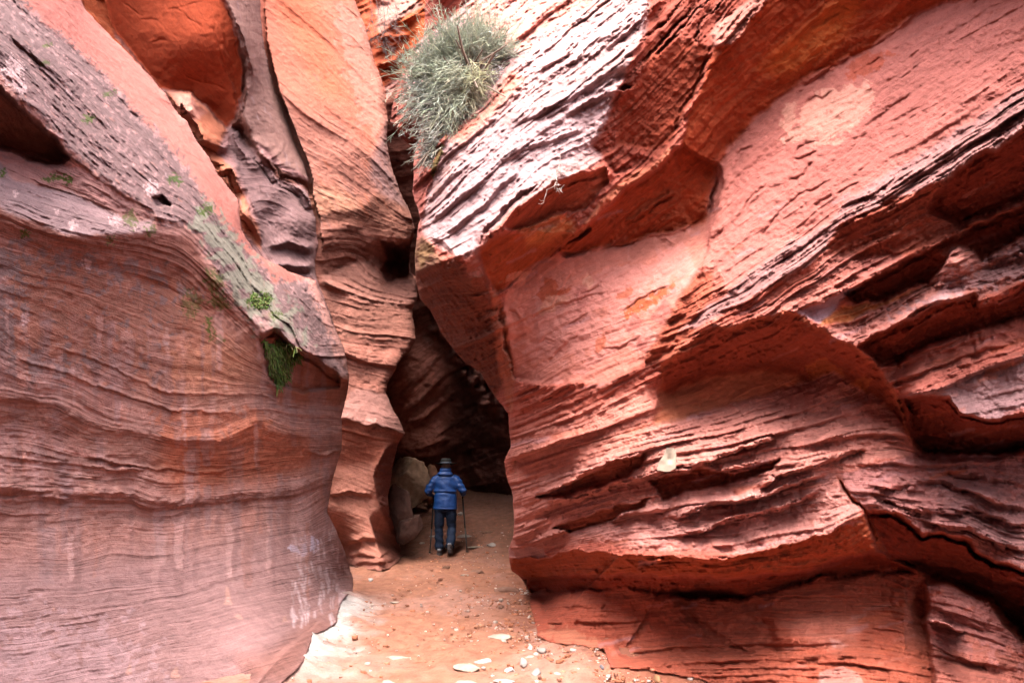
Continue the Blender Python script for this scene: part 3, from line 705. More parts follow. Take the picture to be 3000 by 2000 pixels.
# ------------------------------------------------------------------ orange wall in the middle, down to its banded foot
def middle_wall():
    out = [(640, -460), (990, -460), (1010, -150)] + Z2((220, 0), (270, 130), (300, 260), (340, 360), (360, 440), (372, 560), (365, 640), (380, 740), (420, 860), (470, 970), (497, 1050), (480, 1105), (470, 1180), (475, 1250), (497, 1268), (505, 1370), (482, 1420), (492, 1490), (498, 1560)) + Z5((470, 50), (440, 65), (400, 135), (370, 190), (362, 240), (390, 300), (420, 350), (448, 420), (418, 470), (397, 560), (385, 620), (372, 700), (380, 800), (420, 900), (440, 985), (380, 1045), (330, 1080)) + [(1100, 1760), (930, 1760), (880, 900), (640, 0)]
    M = Layer((640, -400, 1240, 1760), out, 48, 6, (.47, .285, .215), [
        (1050, 1600, 12.0), (1170, 1400, 12.6), (1180, 1270, 12.2), (1050, 1250, 11.9), (1000, 1000, 12.6), (1190, 1000, 12.9), (1205, 690, 12.7), (1000, 650, 13.2), (930, 300, 14.0), (1080, 200, 15.8), (900, 0, 16), (1040, 0, 17.5), (760, 0, 14), (950, -350, 18.5), (700, 300, 12.5), (1190, 800, 13.9), (950, 1450, 11.4)], warp=6, strat=.5)
    M.base([(1040, 1660), (1110, 1672), (1142, 1664), (1180, 1628)])
    M.face([(640, -460), (1000, -460)] + Z2((220, 0), (300, 260), (370, 560), (300, 700), (150, 560), (0, 520), (-250, 300), (-400, 0)), 46, 14, 80, .16, (.52, .27, .185))
    M.tint([(760, -400), (900, -400)] + Z2((60, 0), (130, 250), (180, 450), (60, 430), (0, 300), (-140, 60)), (.56, .235, .125), 80, .6)
    M.tint(Z2((150, 0), (260, 100), (360, 440), (370, 640), (250, 560), (190, 300), (130, 100)), (.52, .36, .28), 60, .7, .6, 30, 2)
    M.tint(Z2((0, 850), (150, 870), (270, 960), (240, 1010), (60, 1000), (0, 950)), (.60, .40, .27), 60, .8)
    M.face(Z2((370, 560), (380, 740), (470, 970), (497, 1060), (430, 1010), (330, 900), (280, 780), (320, 680)), 40, -8, 30, .9, (.36, .27, .24))
    M.face(Z2((-50, 1020), (230, 1010), (330, 1080), (480, 1100), (500, 1060), (470, 970), (330, 880), (250, 960), (60, 980)), 40, -14, 24, 1., (.36, .22, .16))
    M.face(Z2((30, 1080), (240, 1030), (300, 1180), (370, 1190), (310, 1260), (130, 1290), (60, 1250)), 52, -22, 24, 1, (.33, .19, .14))
    # dark hollow behind the ledge
    M.face(Z2((330, 1110), (430, 1110), (500, 1095), (500, 1265), (430, 1275), (360, 1300), (330, 1240), (370, 1190)), 60, -62, 12, .4, (.24, .13, .10))  # shade of the hollow partly put into the brown
    M.bulge(1170, 760, 70, 48, -.9)
    M.face(Z2((60, 1260), (220, 1200), (300, 1190), (340, 1310), (500, 1270), (510, 1370), (450, 1420), (300, 1400), (100, 1320)), 40, 24, 14, 1, (.42, .27, .21))
    M.lip(Z2((60, 1280), (200, 1370), (330, 1410), (500, 1395)), 26, 24, 38, 40, -45)
    M.face(Z2((60, 1330), (300, 1400), (490, 1420), (500, 1568), (470, 1620), (300, 1640), (150, 1560)), 40, 14, 30, .9, (.46, .29, .22))
    M.face(Z5((110, 100), (200, -20), (470, -20), (470, 50), (400, 140), (362, 240), (280, 240), (190, 200)), 46, 10, 24, 1., (.48, .29, .22))
    M.face(Z5((280, 220), (362, 240), (420, 350), (448, 420), (410, 412), (250, 388), (150, 345), (190, 230)), 36, 26, 14, .7, (.44, .30, .25))
    M.lip(Z5((120, 345), (180, 355), (250, 388), (330, 380), (410, 412), (450, 425)), 20, 30, 30, 40, -60)
    M.face(Z5((130, 360), (250, 395), (445, 430), (415, 470), (360, 480), (310, 600), (150, 600)), 34, -28, 26, .4, (.43, .22, .15))
    M.face(Z5((110, 580), (310, 560), (330, 720), (370, 850), (380, 900), (330, 980), (200, 1000), (100, 900)), 42, 14, 40, .4, (.52, .32, .24))
    M.face(Z5((362, 480), (415, 470), (395, 560), (372, 700), (420, 900), (390, 880), (345, 800), (318, 700), (308, 600)), 85, -20, 10, .5, (.30, .16, .12))
    for P in (((160, 925), (260, 895), (360, 905)), ((190, 985), (260, 970), (330, 985), (380, 950)), ((210, 1010), (300, 1005), (400, 985)), ((100, 700), (200, 690), (300, 700))):
        M.lip(Z5(*P), 14, 12, 45, 40, -45)
    for P in (((170, 420), (260, 500), (360, 540)), ((200, 620), (290, 700), (350, 720)), ((150, 560), (250, 600), (365, 700)), ((0, 640), (120, 700), (260, 860)), ((60, 790), (160, 860), (280, 930))):
        M.lip(Z2(*P), 14, 6, 45, 20, -6, .4)
    for k in range(120):
        x, y = rnd.uniform(0, 480), rnd.uniform(0, 1000)
        l = rnd.uniform(20, 80); w = rnd.uniform(3, 9)
        M.tint(Z2((x, y), (x + l * .55, y + l), (x + l * .55 + w, y + l), (x + w, y)), rnd.choice([(.40, .25, .19), (.64, .42, .31), (.36, .27, .24), (.60, .27, .15)]), 7, rnd.uniform(.15, .6))
    M.solve()
    M.strata([(-200, [(800, -300), (950, -150), (1000, -100)]), (0, [(800, 60), (920, 150), (1000, 250), (1110, 330)]), (200, [(820, 360), (905, 430), (1000, 480), (1100, 560), (1200, 640)]), (320, [(900, 610), (930, 640), (1050, 660), (1200, 690)]), (420, [(940, 770), (1030, 760), (1090, 820), (1200, 860)]), (520, [(950, 860), (1080, 900), (1210, 905)]), (640, [(960, 960), (1050, 990), (1200, 1000)]), (800, [(1000, 1220), (1100, 1250), (1180, 1265)]), (1000, [(960, 1500), (1080, 1540), (1140, 1570)])],
        scales=((44, .12, 8), (19, .06, 9), (8, .03, 10)), tones=.16, flakes=.15)
    M.finish(rough=.026, rough_sc=1.5, fine=.008, lumps=.06)
    M.ground_contact([(960, 1640), (1040, 1660), (1110, 1672), (1142, 1664), (1180, 1628)], 30, 160)
    M.behind(LAYERS['left_wall'], .5)
    M.behind(LAYERS['alcove'], .15)
    LAYERS['middle_wall'] = M
    return M.build('canyon_wall', M_ROCK, (-.25, .5, 0), depth=(.25, .9, 2.5, 8.0))

# ------------------------------------------------------------------ inner wall of the slot, darkened in colour for its shade
def inner_wall():
    out = [(1000, 560), (1105, 335), (1150, 270), (1200, 180), (1260, 150), (1330, 250), (1700, 300), (1700, 1900), (1000, 1900)]
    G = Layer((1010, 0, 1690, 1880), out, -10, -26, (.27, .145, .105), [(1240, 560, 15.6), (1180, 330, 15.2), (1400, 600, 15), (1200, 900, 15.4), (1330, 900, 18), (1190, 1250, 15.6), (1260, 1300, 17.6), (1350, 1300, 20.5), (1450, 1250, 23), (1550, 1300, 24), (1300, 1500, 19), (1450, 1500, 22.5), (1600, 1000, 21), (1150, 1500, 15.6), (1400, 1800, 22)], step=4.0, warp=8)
    G.face(Z5((380, 200), (470, -50), (620, -60), (640, 200), (620, 420), (600, 560), (390, 620)), 48, 20, 60, 1, (.62, .36, .27))  # softly lit left side, light put into a paler colour
    G.face(Z5((700, -60), (800, 100), (960, 250), (960, 900), (760, 760), (690, 500), (680, 200)), -62, -22, 60, 1, (.22, .115, .085))  # right side darker still, deeper shade painted in
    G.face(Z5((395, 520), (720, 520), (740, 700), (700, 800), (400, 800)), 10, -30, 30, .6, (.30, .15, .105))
    for P in (((420, 260), (520, 180), (580, 100)), ((430, 400), (560, 330), (640, 260)), ((410, 500), (520, 490), (660, 450)), ((430, 330), (540, 270), (600, 220))):
        G.lip(Z5(*P), 14, 10, 10, 40, -40)
    for k in range(46):           # pebbly bed running down the roof
        t = k / 45.0
        cx = 1255 + 215 * t + rnd.uniform(-22, 22); cy = 920 + 290 * t + rnd.uniform(-34, 34)
        G.bulge(cx, cy, rnd.uniform(9, 17), rnd.uniform(8, 14), rnd.uniform(.12, .32), rnd.uniform(0, 90))
    G.tint([(1220, 890), (1300, 960), (1360, 1040), (1420, 1070), (1480, 1180), (1440, 1230), (1380, 1150), (1300, 1060), (1230, 980)], (.36, .215, .165), 30)
    G.solve()
    G.strata([(0, [(1050, 500), (1250, 470), (1500, 450)]), (300, [(1050, 900), (1250, 850), (1500, 820)]), (500, [(1150, 1230), (1240, 1160), (1340, 1070)]), (600, [(1150, 1320), (1260, 1310), (1340, 1250)]), (800, [(1150, 1500), (1350, 1480), (1600, 1470)])], scales=((50, .14, 11), (20, .07, 12), (9, .03, 13)), tones=.12)
    G.finish(rough=.08, rough_sc=1.2, fine=.012, lumps=.1)
    G.behind(LAYERS['middle_wall'], .5)
    G.behind(LAYERS['right_wall'], .6)
    LAYERS['inner_wall'] = G
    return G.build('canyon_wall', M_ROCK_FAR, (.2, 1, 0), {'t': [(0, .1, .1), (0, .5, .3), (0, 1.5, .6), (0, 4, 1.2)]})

# ------------------------------------------------------------------ bright rock far up the slot
def far_wall():
    out = [(900, -460), (1500, -460), (1420, 200), (1330, 420), (1180, 460), (1080, 420), (960, 150)]
    D = Layer((890, -400, 1500, 460), out, 10, 14, (.40, .15, .07), [(1000, 0, 22), (1200, 0, 22.5), (1150, 250, 20.5), (1080, 350, 20), (1350, 0, 24), (1150, -350, 27), (1350, 300, 21)], step=4.0, warp=7)
    D.face(Z2((330, -30), (460, -20), (540, 20), (420, 80), (340, 160), (290, 130)), 0, 38, 14, .6, (.44, .30, .24))
    D.face(Z2((420, 90), (540, 30), (540, 180), (470, 210), (430, 160)), -35, -10, 12, .7, (.44, .15, .05))
    D.face(Z2((250, 0), (300, 20), (330, 180), (330, 380), (280, 250)), 60, -10, 20, .7, (.48, .18, .09))
    D.face(Z2((350, 410), (440, 320), (480, 250), (460, 400), (380, 560)), 0, 40, 12, .5, (.46, .30, .25))
    for P in (((330, 170), (400, 180), (470, 170)), ((420, 120), (480, 80), (540, 60)), ((310, 300), (380, 290), (450, 240)), ((330, 350), (400, 340), (440, 320))):
        D.lip(Z2(*P), 16, 14, 0, 40, -50)
    D.solve()
    D.strata([(0, [(950, 100), (1150, 0), (1300, -120)]), (200, [(1000, 300), (1200, 180), (1400, 60)])], scales=((46, .3, 14), (18, .14, 15), (8, .05, 16)), tones=.12)
    D.finish(rough=.14, rough_sc=1.0, fine=.015, lumps=.1)
    for k in ('middle_wall', 'right_wall', 'inner_wall'): D.behind(LAYERS[k], .5)
    LAYERS['far_wall'] = D
    return D.build('canyon_wall', M_ROCK_FAR, (0, 1, .1))
# ------------------------------------------------------------------ big right wall: pale slab, overhangs, pink faces, ledges
def right_wall():
    sil = [(1380, -700), (1320, -460), (1262, -200), (1248, 0), (1243, 105)] + Z2((470, 245), (432, 360), (395, 470), (380, 560), (430, 600), (520, 560), (515, 640), (490, 720), (485, 880), (505, 960), (520, 1010), (500, 1100), (494, 1190), (498, 1290), (512, 1365), (560, 1420)) + [(1300, 985), (1350, 1050), (1405, 1090), (1450, 1160), (1487, 1210)] + \
        Z5((928, 420), (936, 480), (903, 552), (914, 610), (944, 700), (950, 800), (948, 890), (927, 955), (927, 1010), (940, 1052), (1000, 1100), (1020, 1180), (1040, 1270), (1060, 1380), (1060, 2100)) + [(3440, 2340), (3440, -700)]
    Fw = Layer((1140, -640, 3400, 2270), sil, -48, 8, (.50, .22, .16), [
        (1570, 1860, 6.95), (1492, 1645, 7.15), (1500, 1450, 7.5), (1490, 1220, 8.0), (1440, 900, 8.5), (1750, 1000, 7.9), (2030, 820, 7.1), (2080, 600, 6.5), (2300, 400, 6.2), (2600, 200, 6.0), (3000, 100, 5.2), (3000, 500, 4.7), (3000, 1000, 4.05), (3000, 1389, 3.8), (3000, 1700, 3.8), (3000, 2000, 3.4),
        (2300, 1560, 4.9), (2300, 1850, 5.4), (2300, 1300, 5.6), (2000, 1400, 6.2), (2300, 1100, 6.1), (1800, 1600, 6.2), (1800, 1850, 6.3), (1260, 650, 9.0), (1480, 820, 8.3), (1400, 500, 9.8), (1600, 300, 11), (1800, 100, 12), (1500, 100, 13), (1300, 250, 12), (1250, 60, 14), (1600, -300, 16),
        (1990, 300, 8.6), (2200, 150, 6.6), (2500, 20, 5.9), (2087, 131, 7.4), (1850, 620, 8.3), (1300, 900, 9.0), (1230, 820, 9.6), (3400, 1389, 3.0), (3400, 300, 3.7), (3400, 2200, 2.6), (2700, 2200, 3.6), (1900, 2200, 5.0), (2500, -380, 6.6), (3200, -380, 5.2), (1250, 450, 11), (1200, 300, 12.5)], warp=7)
    Fw.base([(1551, 1753), (1562, 1810), (1576, 1862), (1611, 1880), (1767, 1899), (1790, 1952), (1903, 1964), (2046, 1987), (2087, 2000)])
    SLAB = (.46, .36, .325)
    # upper pale slab
    slab = [(1240, -460), (1260, 0)] + Z2((540, 160), (440, 340), (520, 560), (640, 640), (545, 900), (520, 1000), (560, 1080), (600, 1130), (690, 1180), (745, 1165), (800, 1100), (900, 1000), (1000, 920), (1100, 870), (1250, 790), (1350, 740), (1380, 600), (1420, 430), (1480, 300), (1560, 140), (1580, 0)) + [(1930, -200), (2000, -460)]
    Fw.face(slab, -16, 42, 20, .42, SLAB)
    Fw.tint([(1400, 300)] + Z2((520, 950), (640, 700), (900, 560), (1200, 420), (1400, 350), (1360, 560), (1100, 740), (900, 860), (700, 1080), (560, 1050)), (.46, .39, .375), 90, .7, .8, 30, 21)
    Fw.tint(Z2((720, 20), (1100, -60), (1300, 0), (1150, 160), (950, 230), (800, 260)), (.62, .34, .26), 80, .8, .8, 30, 22)
    Fw.tint(Z2((1050, 200), (1300, 100), (1568, 40), (1568, 130), (1300, 300), (1000, 450), (850, 500)), (.56, .45, .41), 80, .9)
    Fw.tint(Z2((620, 620), (760, 540), (860, 440), (940, 320), (1000, 360), (860, 520), (700, 660)), (.64, .32, .22), 40, .8)
    Fw.face([(1250, 620), (1420, 470), (1600, 340), (1760, 250), (1800, 300), (1740, 430), (1640, 480), (1560, 530), (1460, 620), (1400, 740), (1300, 720), (1240, 690)], -24, 33, 70, .5, (.48, .40, .38))
    Fw.face([(1400, -460), (1290, 60), (1500, 160), (1640, 180), (1880, 90), (1910, -100), (1960, -460)], -10, 56, 80, .6)
    # flank behind the bush
    Fw.face(Z2((500, 120), (545, 160), (480, 260), (450, 350), (520, 560), (480, 600), (380, 590), (360, 470)), -80, 0, 10, .8, (.32, .14, .10))
    Fw.face(Z2((520, 560), (640, 620), (560, 860), (520, 1000), (480, 900), (480, 700)), -80, 8, 12, .6, (.46, .22, .17))
    Fw.tint(Z2((645, 620), (625, 700), (575, 820), (565, 760)), MOSS, 10, .7, .6, 12, 23)
    Fw.face([(1235, -300)] + Z2((545, 0), (690, -40), (720, 20), (640, 90), (570, 165), (540, 170)), -30, -20, 10, .8, (.34, .13, .09))
    # rounded nose of the slab and the dark underside beneath it
    Fw.face(I4((140, 690), (200, 640), (260, 720), (320, 830), (300, 900), (180, 920), (150, 980), (135, 850)), -70, -18, 14, .8, (.31, .20, .13))
    Fw.tint(I4((150, 760), (240, 690), (270, 760), (180, 880)), (.36, .28, .14), 20, .7, .6, 14, 24)
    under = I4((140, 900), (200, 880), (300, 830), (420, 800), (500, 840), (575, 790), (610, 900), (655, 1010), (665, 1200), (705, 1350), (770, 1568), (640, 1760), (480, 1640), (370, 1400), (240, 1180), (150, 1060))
    Fw.face(under, -62, -56, 18, .55, (.28, .13, .085))  # underside brown darkened, shade put into the colour
    Fw.face(I4((470, 860), (560, 760), (600, 880), (560, 920), (500, 930)), -30, -10, 14, .8, (.40, .20, .15))
    Fw.lip(I4((300, 900), (420, 1000), (520, 1120), (600, 1250)), 10, 10, -60, -20, -70, .7)
    for P in ([(140, 1090), (200, 1110), (262, 1185), (310, 1165)], [(215, 1090), (300, 1000), (400, 930), (470, 850), (540, 790)], [(375, 1130), (400, 1040), (480, 950), (560, 880), (640, 850)], [(130, 930), (200, 840), (330, 740)], [(150, 1010), (250, 930), (360, 850)], [(100, 1180), (170, 1190), (230, 1240)], [(480, 740), (560, 690), (700, 640), (830, 600)], [(530, 560), (680, 500), (850, 420), (1100, 280)]):
        Fw.lip(zz(1172, 0, .636, P), 20, 14, -30, 44, -50, .8)
    # middle overhang over the first pink face
    Fw.face(I4((575, 755), (640, 690), (760, 640), (880, 635), (1180, 640), (1250, 590), (1300, 600), (1090, 740), (1000, 805), (850, 905), (750, 990), (690, 1020), (630, 950), (590, 860)), -34, -46, 16, .7, (.44, .17, .08))
    Fw.tint(I4((860, 650), (960, 560), (1080, 510), (1190, 560), (1200, 620), (1000, 690), (880, 730)), (.56, .30, .14), 30, .9)
    Fw.face(I4((760, 600), (870, 640), (1000, 600), (1180, 560), (1080, 510), (960, 550), (860, 580)), -30, 20, 10, .7, (.54, .29, .17))
    Fw.face(I4((745, 570), (840, 460), (900, 430), (1060, 300), (1250, 235), (1400, 215), (1410, 300), (1320, 420), (1190, 500), (1060, 500), (900, 590), (770, 610)), -36, -28, 10, .7, (.43, .18, .11))
    Fw.lip(I4((600, 690), (750, 570), (850, 450), (1060, 300), (1250, 238), (1400, 215)), 26, 26, -30, 40, -60)
    Fw.lip(I4((760, 600), (900, 585), (1000, 550), (1180, 480)), 12, 14, -30, 20, -60)
    # slanting orange slab running up to the right, underside below it
    Fw.face(I4((1230, 590), (1300, 500), (1480, 310), (1700, 150), (1830, 60), (1830, 110), (1700, 240), (1540, 330), (1370, 490), (1250, 610)), -28, 26, 10, .9, (.56, .27, .17))
    U3 = I4((1090, 745), (1250, 620), (1380, 500), (1540, 340), (1700, 250), (1830, 120), (1900, 60), (2000, 130), (2130, 190), (2125, 300), (2100, 430), (2050, 560), (1900, 600), (1700, 650), (1500, 720), (1300, 745), (1150, 775))
    Fw.face(U3, -40, -46, 16, .6, (.42, .14, .065))  # underside red: fresh rock plus some painted shade
    Fw.lip(I4((1560, 560), (1700, 460), (1830, 370)), 12, 10, -40, -10, -60, .7)
    Fw.lip(I4((1120, 740), (1300, 520), (1500, 330), (1700, 190), (1820, 110)), 18, 18, -30, 30, -60)
    # dark ribbed hollow between slab and roof
    U2 = [(1990, -460), (2300, -460), (2250, -200)] + I1((640, 0), (560, 60), (400, 200), (400, 290), (380, 380), (330, 520), (260, 650), (200, 760), (140, 900), (60, 1000)) + [(1900, 490), (1800, 505), (1776, 478), (1735, 430), (1763, 382), (1795, 305), (1840, 210), (1891, 114), (1903, 0), (1930, -200)]
    Fw.face(U2, -58, -14, 16, 1.1, (.36, .14, .095))
    Fw.face(I1((0, 260), (250, 250), (390, 300), (330, 500), (220, 720), (130, 890), (20, 940), (-200, 900), (-180, 640), (-60, 500)), -60, -44, 18, .5, (.33, .11, .06))  # hollow darker again, shade worked into the red
    for P in (((-300, 330), (-120, 180), (20, 60), (160, -60)), ((-200, 420), (0, 240), (130, 120), (280, -60)), ((-100, 450), (40, 330), (180, 180), (300, 60), (380, -40)), ((40, 380), (120, 300), (250, 160), (340, 60), (420, -40)), ((300, 300), (330, 160), (420, 60), (520, -60)), ((-420, 560), (-300, 480), (-150, 400), (-60, 380)), ((-480, 700), (-350, 620), (-200, 560), (-80, 560))):
        Fw.lip(I1(*P), 16, 14, -40, 42, -50)
    # great roof at the top right
    U1 = I1((395, 300), (420, 150), (640, 110), (740, 0), (800, -300), (1000, -900), (3200, -900), (3200, -300), (2500, -100), (1850, 10), (1700, 70), (1600, 140), (1480, 225), (1330, 325), (1200, 380), (1000, 470), (900, 545), (810, 600), (750, 670), (650, 745), (560, 855), (480, 985), (440, 1035), (420, 1150), (390, 1300), (365, 1500), (330, 1500), (250, 1400), (200, 1250), (180, 1000), (240, 760), (300, 620), (350, 500))
    Fw.face(U1, -38, -50, 14, .35, (.42, .13, .055))  # roof red, partly fresh rock, partly shade in the colour
    Fw.tint(I1((700, 420), (800, 300), (1000, 150), (1200, -50), (1350, 0), (1250, 200), (1150, 310), (900, 470), (780, 480)), (.56, .23, .08), 60, .95)  # reflected orange glow painted into the roof
    Fw.face(I1((390, 220), (420, 130), (560, 50), (700, -40), (740, 0), (640, 115), (600, 200), (520, 290), (410, 300)), -40, 30, 12, 1., (.48, .26, .20))
    Fw.lip(I1((130, 930), (200, 770), (260, 650), (330, 520), (380, 390), (400, 300), (520, 290), (600, 210), (650, 110), (740, 0), (800, -120)), 22, 22, -50, 25, -58)
    for P in (((760, 470), (1000, 250), (1250, 60)), ((720, 400), (900, 240), (1100, 70)), ((900, 470), (1080, 330), (1220, 230))):
        Fw.lip(I1(*P), 12, 8, -38, -25, -66, .6)
    # first pink face (set back)
    P1 = I4((735, 1020), (760, 985), (860, 910), (1000, 810), (1100, 760), (1350, 750), (1700, 665), (1900, 610), (2050, 565), (2085, 450), (2125, 320), (2150, 200), (2160, 330), (2110, 520), (2050, 800), (1990, 900), (1840, 1150), (1700, 1380), (1640, 1480), (1400, 1600), (1000, 1620), (800, 1600), (740, 1350), (690, 1200))
    Fw.face(P1, -34, 26, 18, .14, (.60, .33, .255))
    Fw.tint(I4((900, 1150), (1000, 1050), (1300, 900), (1900, 700), (2000, 800), (1850, 1050), (1600, 1400), (1200, 1500), (850, 1500)), (.64, .385, .32), 110, .8, .7, 60, 31)
    for k in range(16):
        x, y = rnd.uniform(800, 1950), rnd.uniform(780, 1400)
        w, h = rnd.uniform(40, 130), rnd.uniform(30, 90)
        P = [(x + w * math.cos(a) * rnd.uniform(.5, 1.1), y - .3 * w * math.cos(a) + h * math.sin(a) * rnd.uniform(.5, 1.1)) for a in np.linspace(0, 6.0, 9)]
        Fw.tint(I4(*P), rnd.choice([(.66, .44, .33), (.50, .20, .11), (.60, .33, .26), (.48, .24, .20)]), 8, rnd.uniform(.6, 1), .5, 20, 60 + k)
    for P in (((1060, 1130), (1100, 1040), (1150, 950), (1180, 880)), ((1270, 1040), (1340, 990), (1370, 930)), ((850, 1220), (1000, 1140), (1200, 1090), (1290, 1060), (1450, 1010)), ((760, 1140), (800, 1150), (840, 1200)), ((960, 1360), (1000, 1330), (1060, 1360)), ((1000, 1500), (1080, 1420), (1180, 1330), (1250, 1290)), ((1760, 690), (1800, 680), (1850, 720)), ((1510, 1160), (1600, 1080), (1700, 1020), (1850, 980)), ((1160, 1240), (1280, 1150)), ((1380, 1400), (1500, 1380), (1640, 1300))):
        Fw.crack(I4(*P), 4, .05)
        Fw.lip(I4(*P), 14, 5, -30, -2, -50, .35)
    Fw.tint(I4((1500, 1160), (1620, 1060), (1840, 970), (1860, 1000), (1700, 1100), (1540, 1190)), (.54, .22, .10), 20, .9, .8, 16, 33)
    # nose edge of the lower wall, turning away to the left
    Fw.face(I4((640, 980), (690, 1020), (740, 1200), (770, 1400), (800, 1600), (790, 1800), (760, 1800), (700, 1500), (660, 1250)), -64, 6, 14, .5, (.52, .26, .17))
    # second, nearer pink face
    P2 = I1((440, 1030), (480, 985), (560, 860), (650, 750), (750, 680), (810, 610), (900, 560), (1200, 400), (1480, 240), (1700, 85), (1850, 30), (2500, -80), (3200, -280), (3200, 300), (2352, 560), (1900, 850), (1500, 1100), (1250, 1260), (1130, 1410), (900, 1560), (700, 1700), (500, 1800), (340, 1560), (370, 1450), (390, 1290), (420, 1150))
    Fw.face(P2, -52, 14, 14, .2, (.51, .265, .215))
    Fw.face(I1((440, 1030), (560, 900), (500, 1200), (470, 1500), (420, 1750), (330, 1600), (370, 1450), (390, 1290), (420, 1150)), -66, 10, 50, .3, (.57, .30, .24))
    Fw.tint(I1((820, 720), (960, 640), (1300, 520), (1430, 600), (1380, 720), (1200, 850), (1000, 900), (860, 900)), (.66, .44, .34), 50, .85, .7, 40, 35)
    Fw.tint(I1((1250, 420), (1330, 340), (1560, 330), (1380, 470), (1250, 500)), (.50, .19, .12), 20, .8, .7, 20, 36)
    for P in (((545, 1000), (580, 940), (650, 910)), ((900, 980), (960, 920), (1050, 880)), ((900, 1000), (1000, 990), (1055, 940)), ((880, 1130), (980, 1090), (1025, 1020)), ((970, 660), (1040, 610), (1100, 620), (1160, 580)), ((1360, 420), (1450, 355)), ((1400, 770), (1500, 690), (1660, 590)), ((820, 1340), (950, 1230), (1140, 1130)), ((1030, 1300), (1150, 1210)), ((1180, 1220), (1300, 1150), (1340, 1130)), ((690, 1480), (780, 1390), (830, 1330)), ((600, 1320), (660, 1220), (740, 1150)), ((530, 1090), (545, 1030), (590, 960)), ((440, 1460), (480, 1430))):
        Fw.crack(I1(*P), 4, .045)
        Fw.lip(I1(*P), 14, 5, -52, 4, -50, .4)
    for k in range(0):
        x = rnd.uniform(480, 2352); y = 1400 - (x - 480) * .52 - rnd.uniform(0, 520) * (1 - (x - 480) / 3600)
        l = rnd.uniform(20, 110)
        Fw.lip(I1((x, y), (x + l * .6, y - l * .40), (x + l, y - l * .62)), 7, 6, -52, 30, -60, rnd.uniform(.3, .7))
    # rough corner between the two pink faces
    Fw.face(I4((1990, 890), (2110, 880), (2080, 1060), (2020, 1250), (1830, 1460), (1770, 1480), (1650, 1490), (1700, 1370), (1840, 1150)), -20, -6, 16, 1.1, (.46, .19, .12))
    for P in (((1800, 1220), (1860, 1150), (1920, 1140)), ((1700, 1400), (1800, 1380), (1870, 1300)), ((1990, 900), (2030, 880), (2080, 890)), ((1660, 1480), (1680, 1400), (1700, 1390)), ((1900, 1300), (1960, 1200), (2020, 1100))):
        Fw.lip(I4(*P), 12, 18, -40, 20, -50)
    # grey-lilac bedded band below the second face
    B1 = I1((3200, 250), (2352, 540), (1900, 840), (1500, 1090), (1250, 1250), (1130, 1400), (900, 1510), (520, 1800), (300, 2000), (180, 2080), (300, 2050), (900, 1720), (1130, 1560), (1200, 1410), (1480, 1280), (1900, 1110), (2200, 935), (2352, 800), (3200, 500))
    Fw.face(B1, -48, 34, 14, .9, (.42, .28, .25))
    lips = {
        'L7': I1((1130, 1500), (1200, 1405), (1480, 1275), (1700, 1190), (1900, 1110), (2090, 935), (2200, 940), (2352, 800), (2700, 700)),
        'L8': I2((560, 720), (930, 675), (1250, 530), (1400, 450), (1600, 350), (1900, 190), (2200, 60), (2352, 0), (2700, -120)),
        'L9': I2((1150, 830), (1300, 880), (1450, 800), (1700, 690), (1850, 605), (2040, 555), (2070, 610), (2352, 480), (2700, 400)),
        'L10': I2((1570, 1195), (1800, 1155), (2100, 1020), (2352, 930), (2700, 860)),
        'L11': I2((1870, 1195), (1970, 1310), (2200, 1340), (2350, 1290), (2700, 1250)),
        'LA': I2((60, 1160), (80, 1010), (130, 965), (200, 900), (400, 745), (550, 755), (680, 690), (780, 700), (840, 655), (930, 685), (1080, 775), (1300, 890), (1440, 1010), (1500, 1100), (1570, 1200), (1640, 1440))}
    # under L7: hollow, dark at right, rough red at left
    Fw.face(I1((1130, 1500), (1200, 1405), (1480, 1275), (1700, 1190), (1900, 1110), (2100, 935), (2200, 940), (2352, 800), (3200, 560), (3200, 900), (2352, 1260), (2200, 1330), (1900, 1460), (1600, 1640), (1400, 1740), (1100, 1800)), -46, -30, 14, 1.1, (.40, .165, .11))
    Fw.face(I1((1750, 1300), (1900, 1115), (2090, 940), (2200, 940), (2352, 805), (3200, 560), (3200, 850), (2352, 1250), (2200, 1310), (1950, 1420)), -48, -58, 20, .4, (.34, .11, .07))  # deep end darkened, some shade put into the colour
    Fw.face(I2((700, 640), (1000, 480), (1100, 300), (1250, 300), (1640, 330), (1400, 440), (1250, 520), (930, 670), (600, 740)), -44, 22, 22, 1.2, (.47, .24, .19))
    # under L8
    Fw.face(I2((2352, 10), (2800, -150), (2800, 40), (2352, 180), (2090, 340), (2050, 310), (1940, 250), (1860, 350), (1750, 490), (1670, 500), (1480, 600), (1300, 610), (1200, 570), (1300, 510), (1600, 355), (1900, 195), (2200, 65)), -46, -52, 12, .5, (.35, .115, .07))  # underside red with shade partly painted in
    Fw.face(I2((930, 685), (1250, 535), (1330, 510), (1220, 590), (1150, 680), (1090, 750)), -40, 4, 8, .3, (.47, .38, .40))
    Fw.face(I2((1080, 760), (1140, 690), (1230, 620), (1450, 620), (1680, 520), (1500, 640), (1300, 720)), -46, -6, 12, 1.1, (.52, .26, .12))
    # lit pile and slanting bed
    T8 = I2((1090, 790), (1300, 700), (1500, 620), (1740, 500), (1860, 370), (1900, 260), (1950, 250), (2050, 310), (2090, 345), (2352, 200), (2800, 30), (2800, 330), (2352, 460), (2070, 590), (2040, 550), (1850, 600), (1700, 690), (1450, 800), (1300, 880), (1150, 830))
    Fw.face(T8, -44, 40, 12, 1.3, (.49, .28, .23))
    Fw.tint(I2((1500, 720), (1900, 480), (2352, 230), (2800, 60), (2800, 330), (2352, 460), (1900, 590)), (.40, .31, .30), 60, .7, .8, 24, 37)
    Fw.bulge(2800, 760, 60, 70, .16, -40)
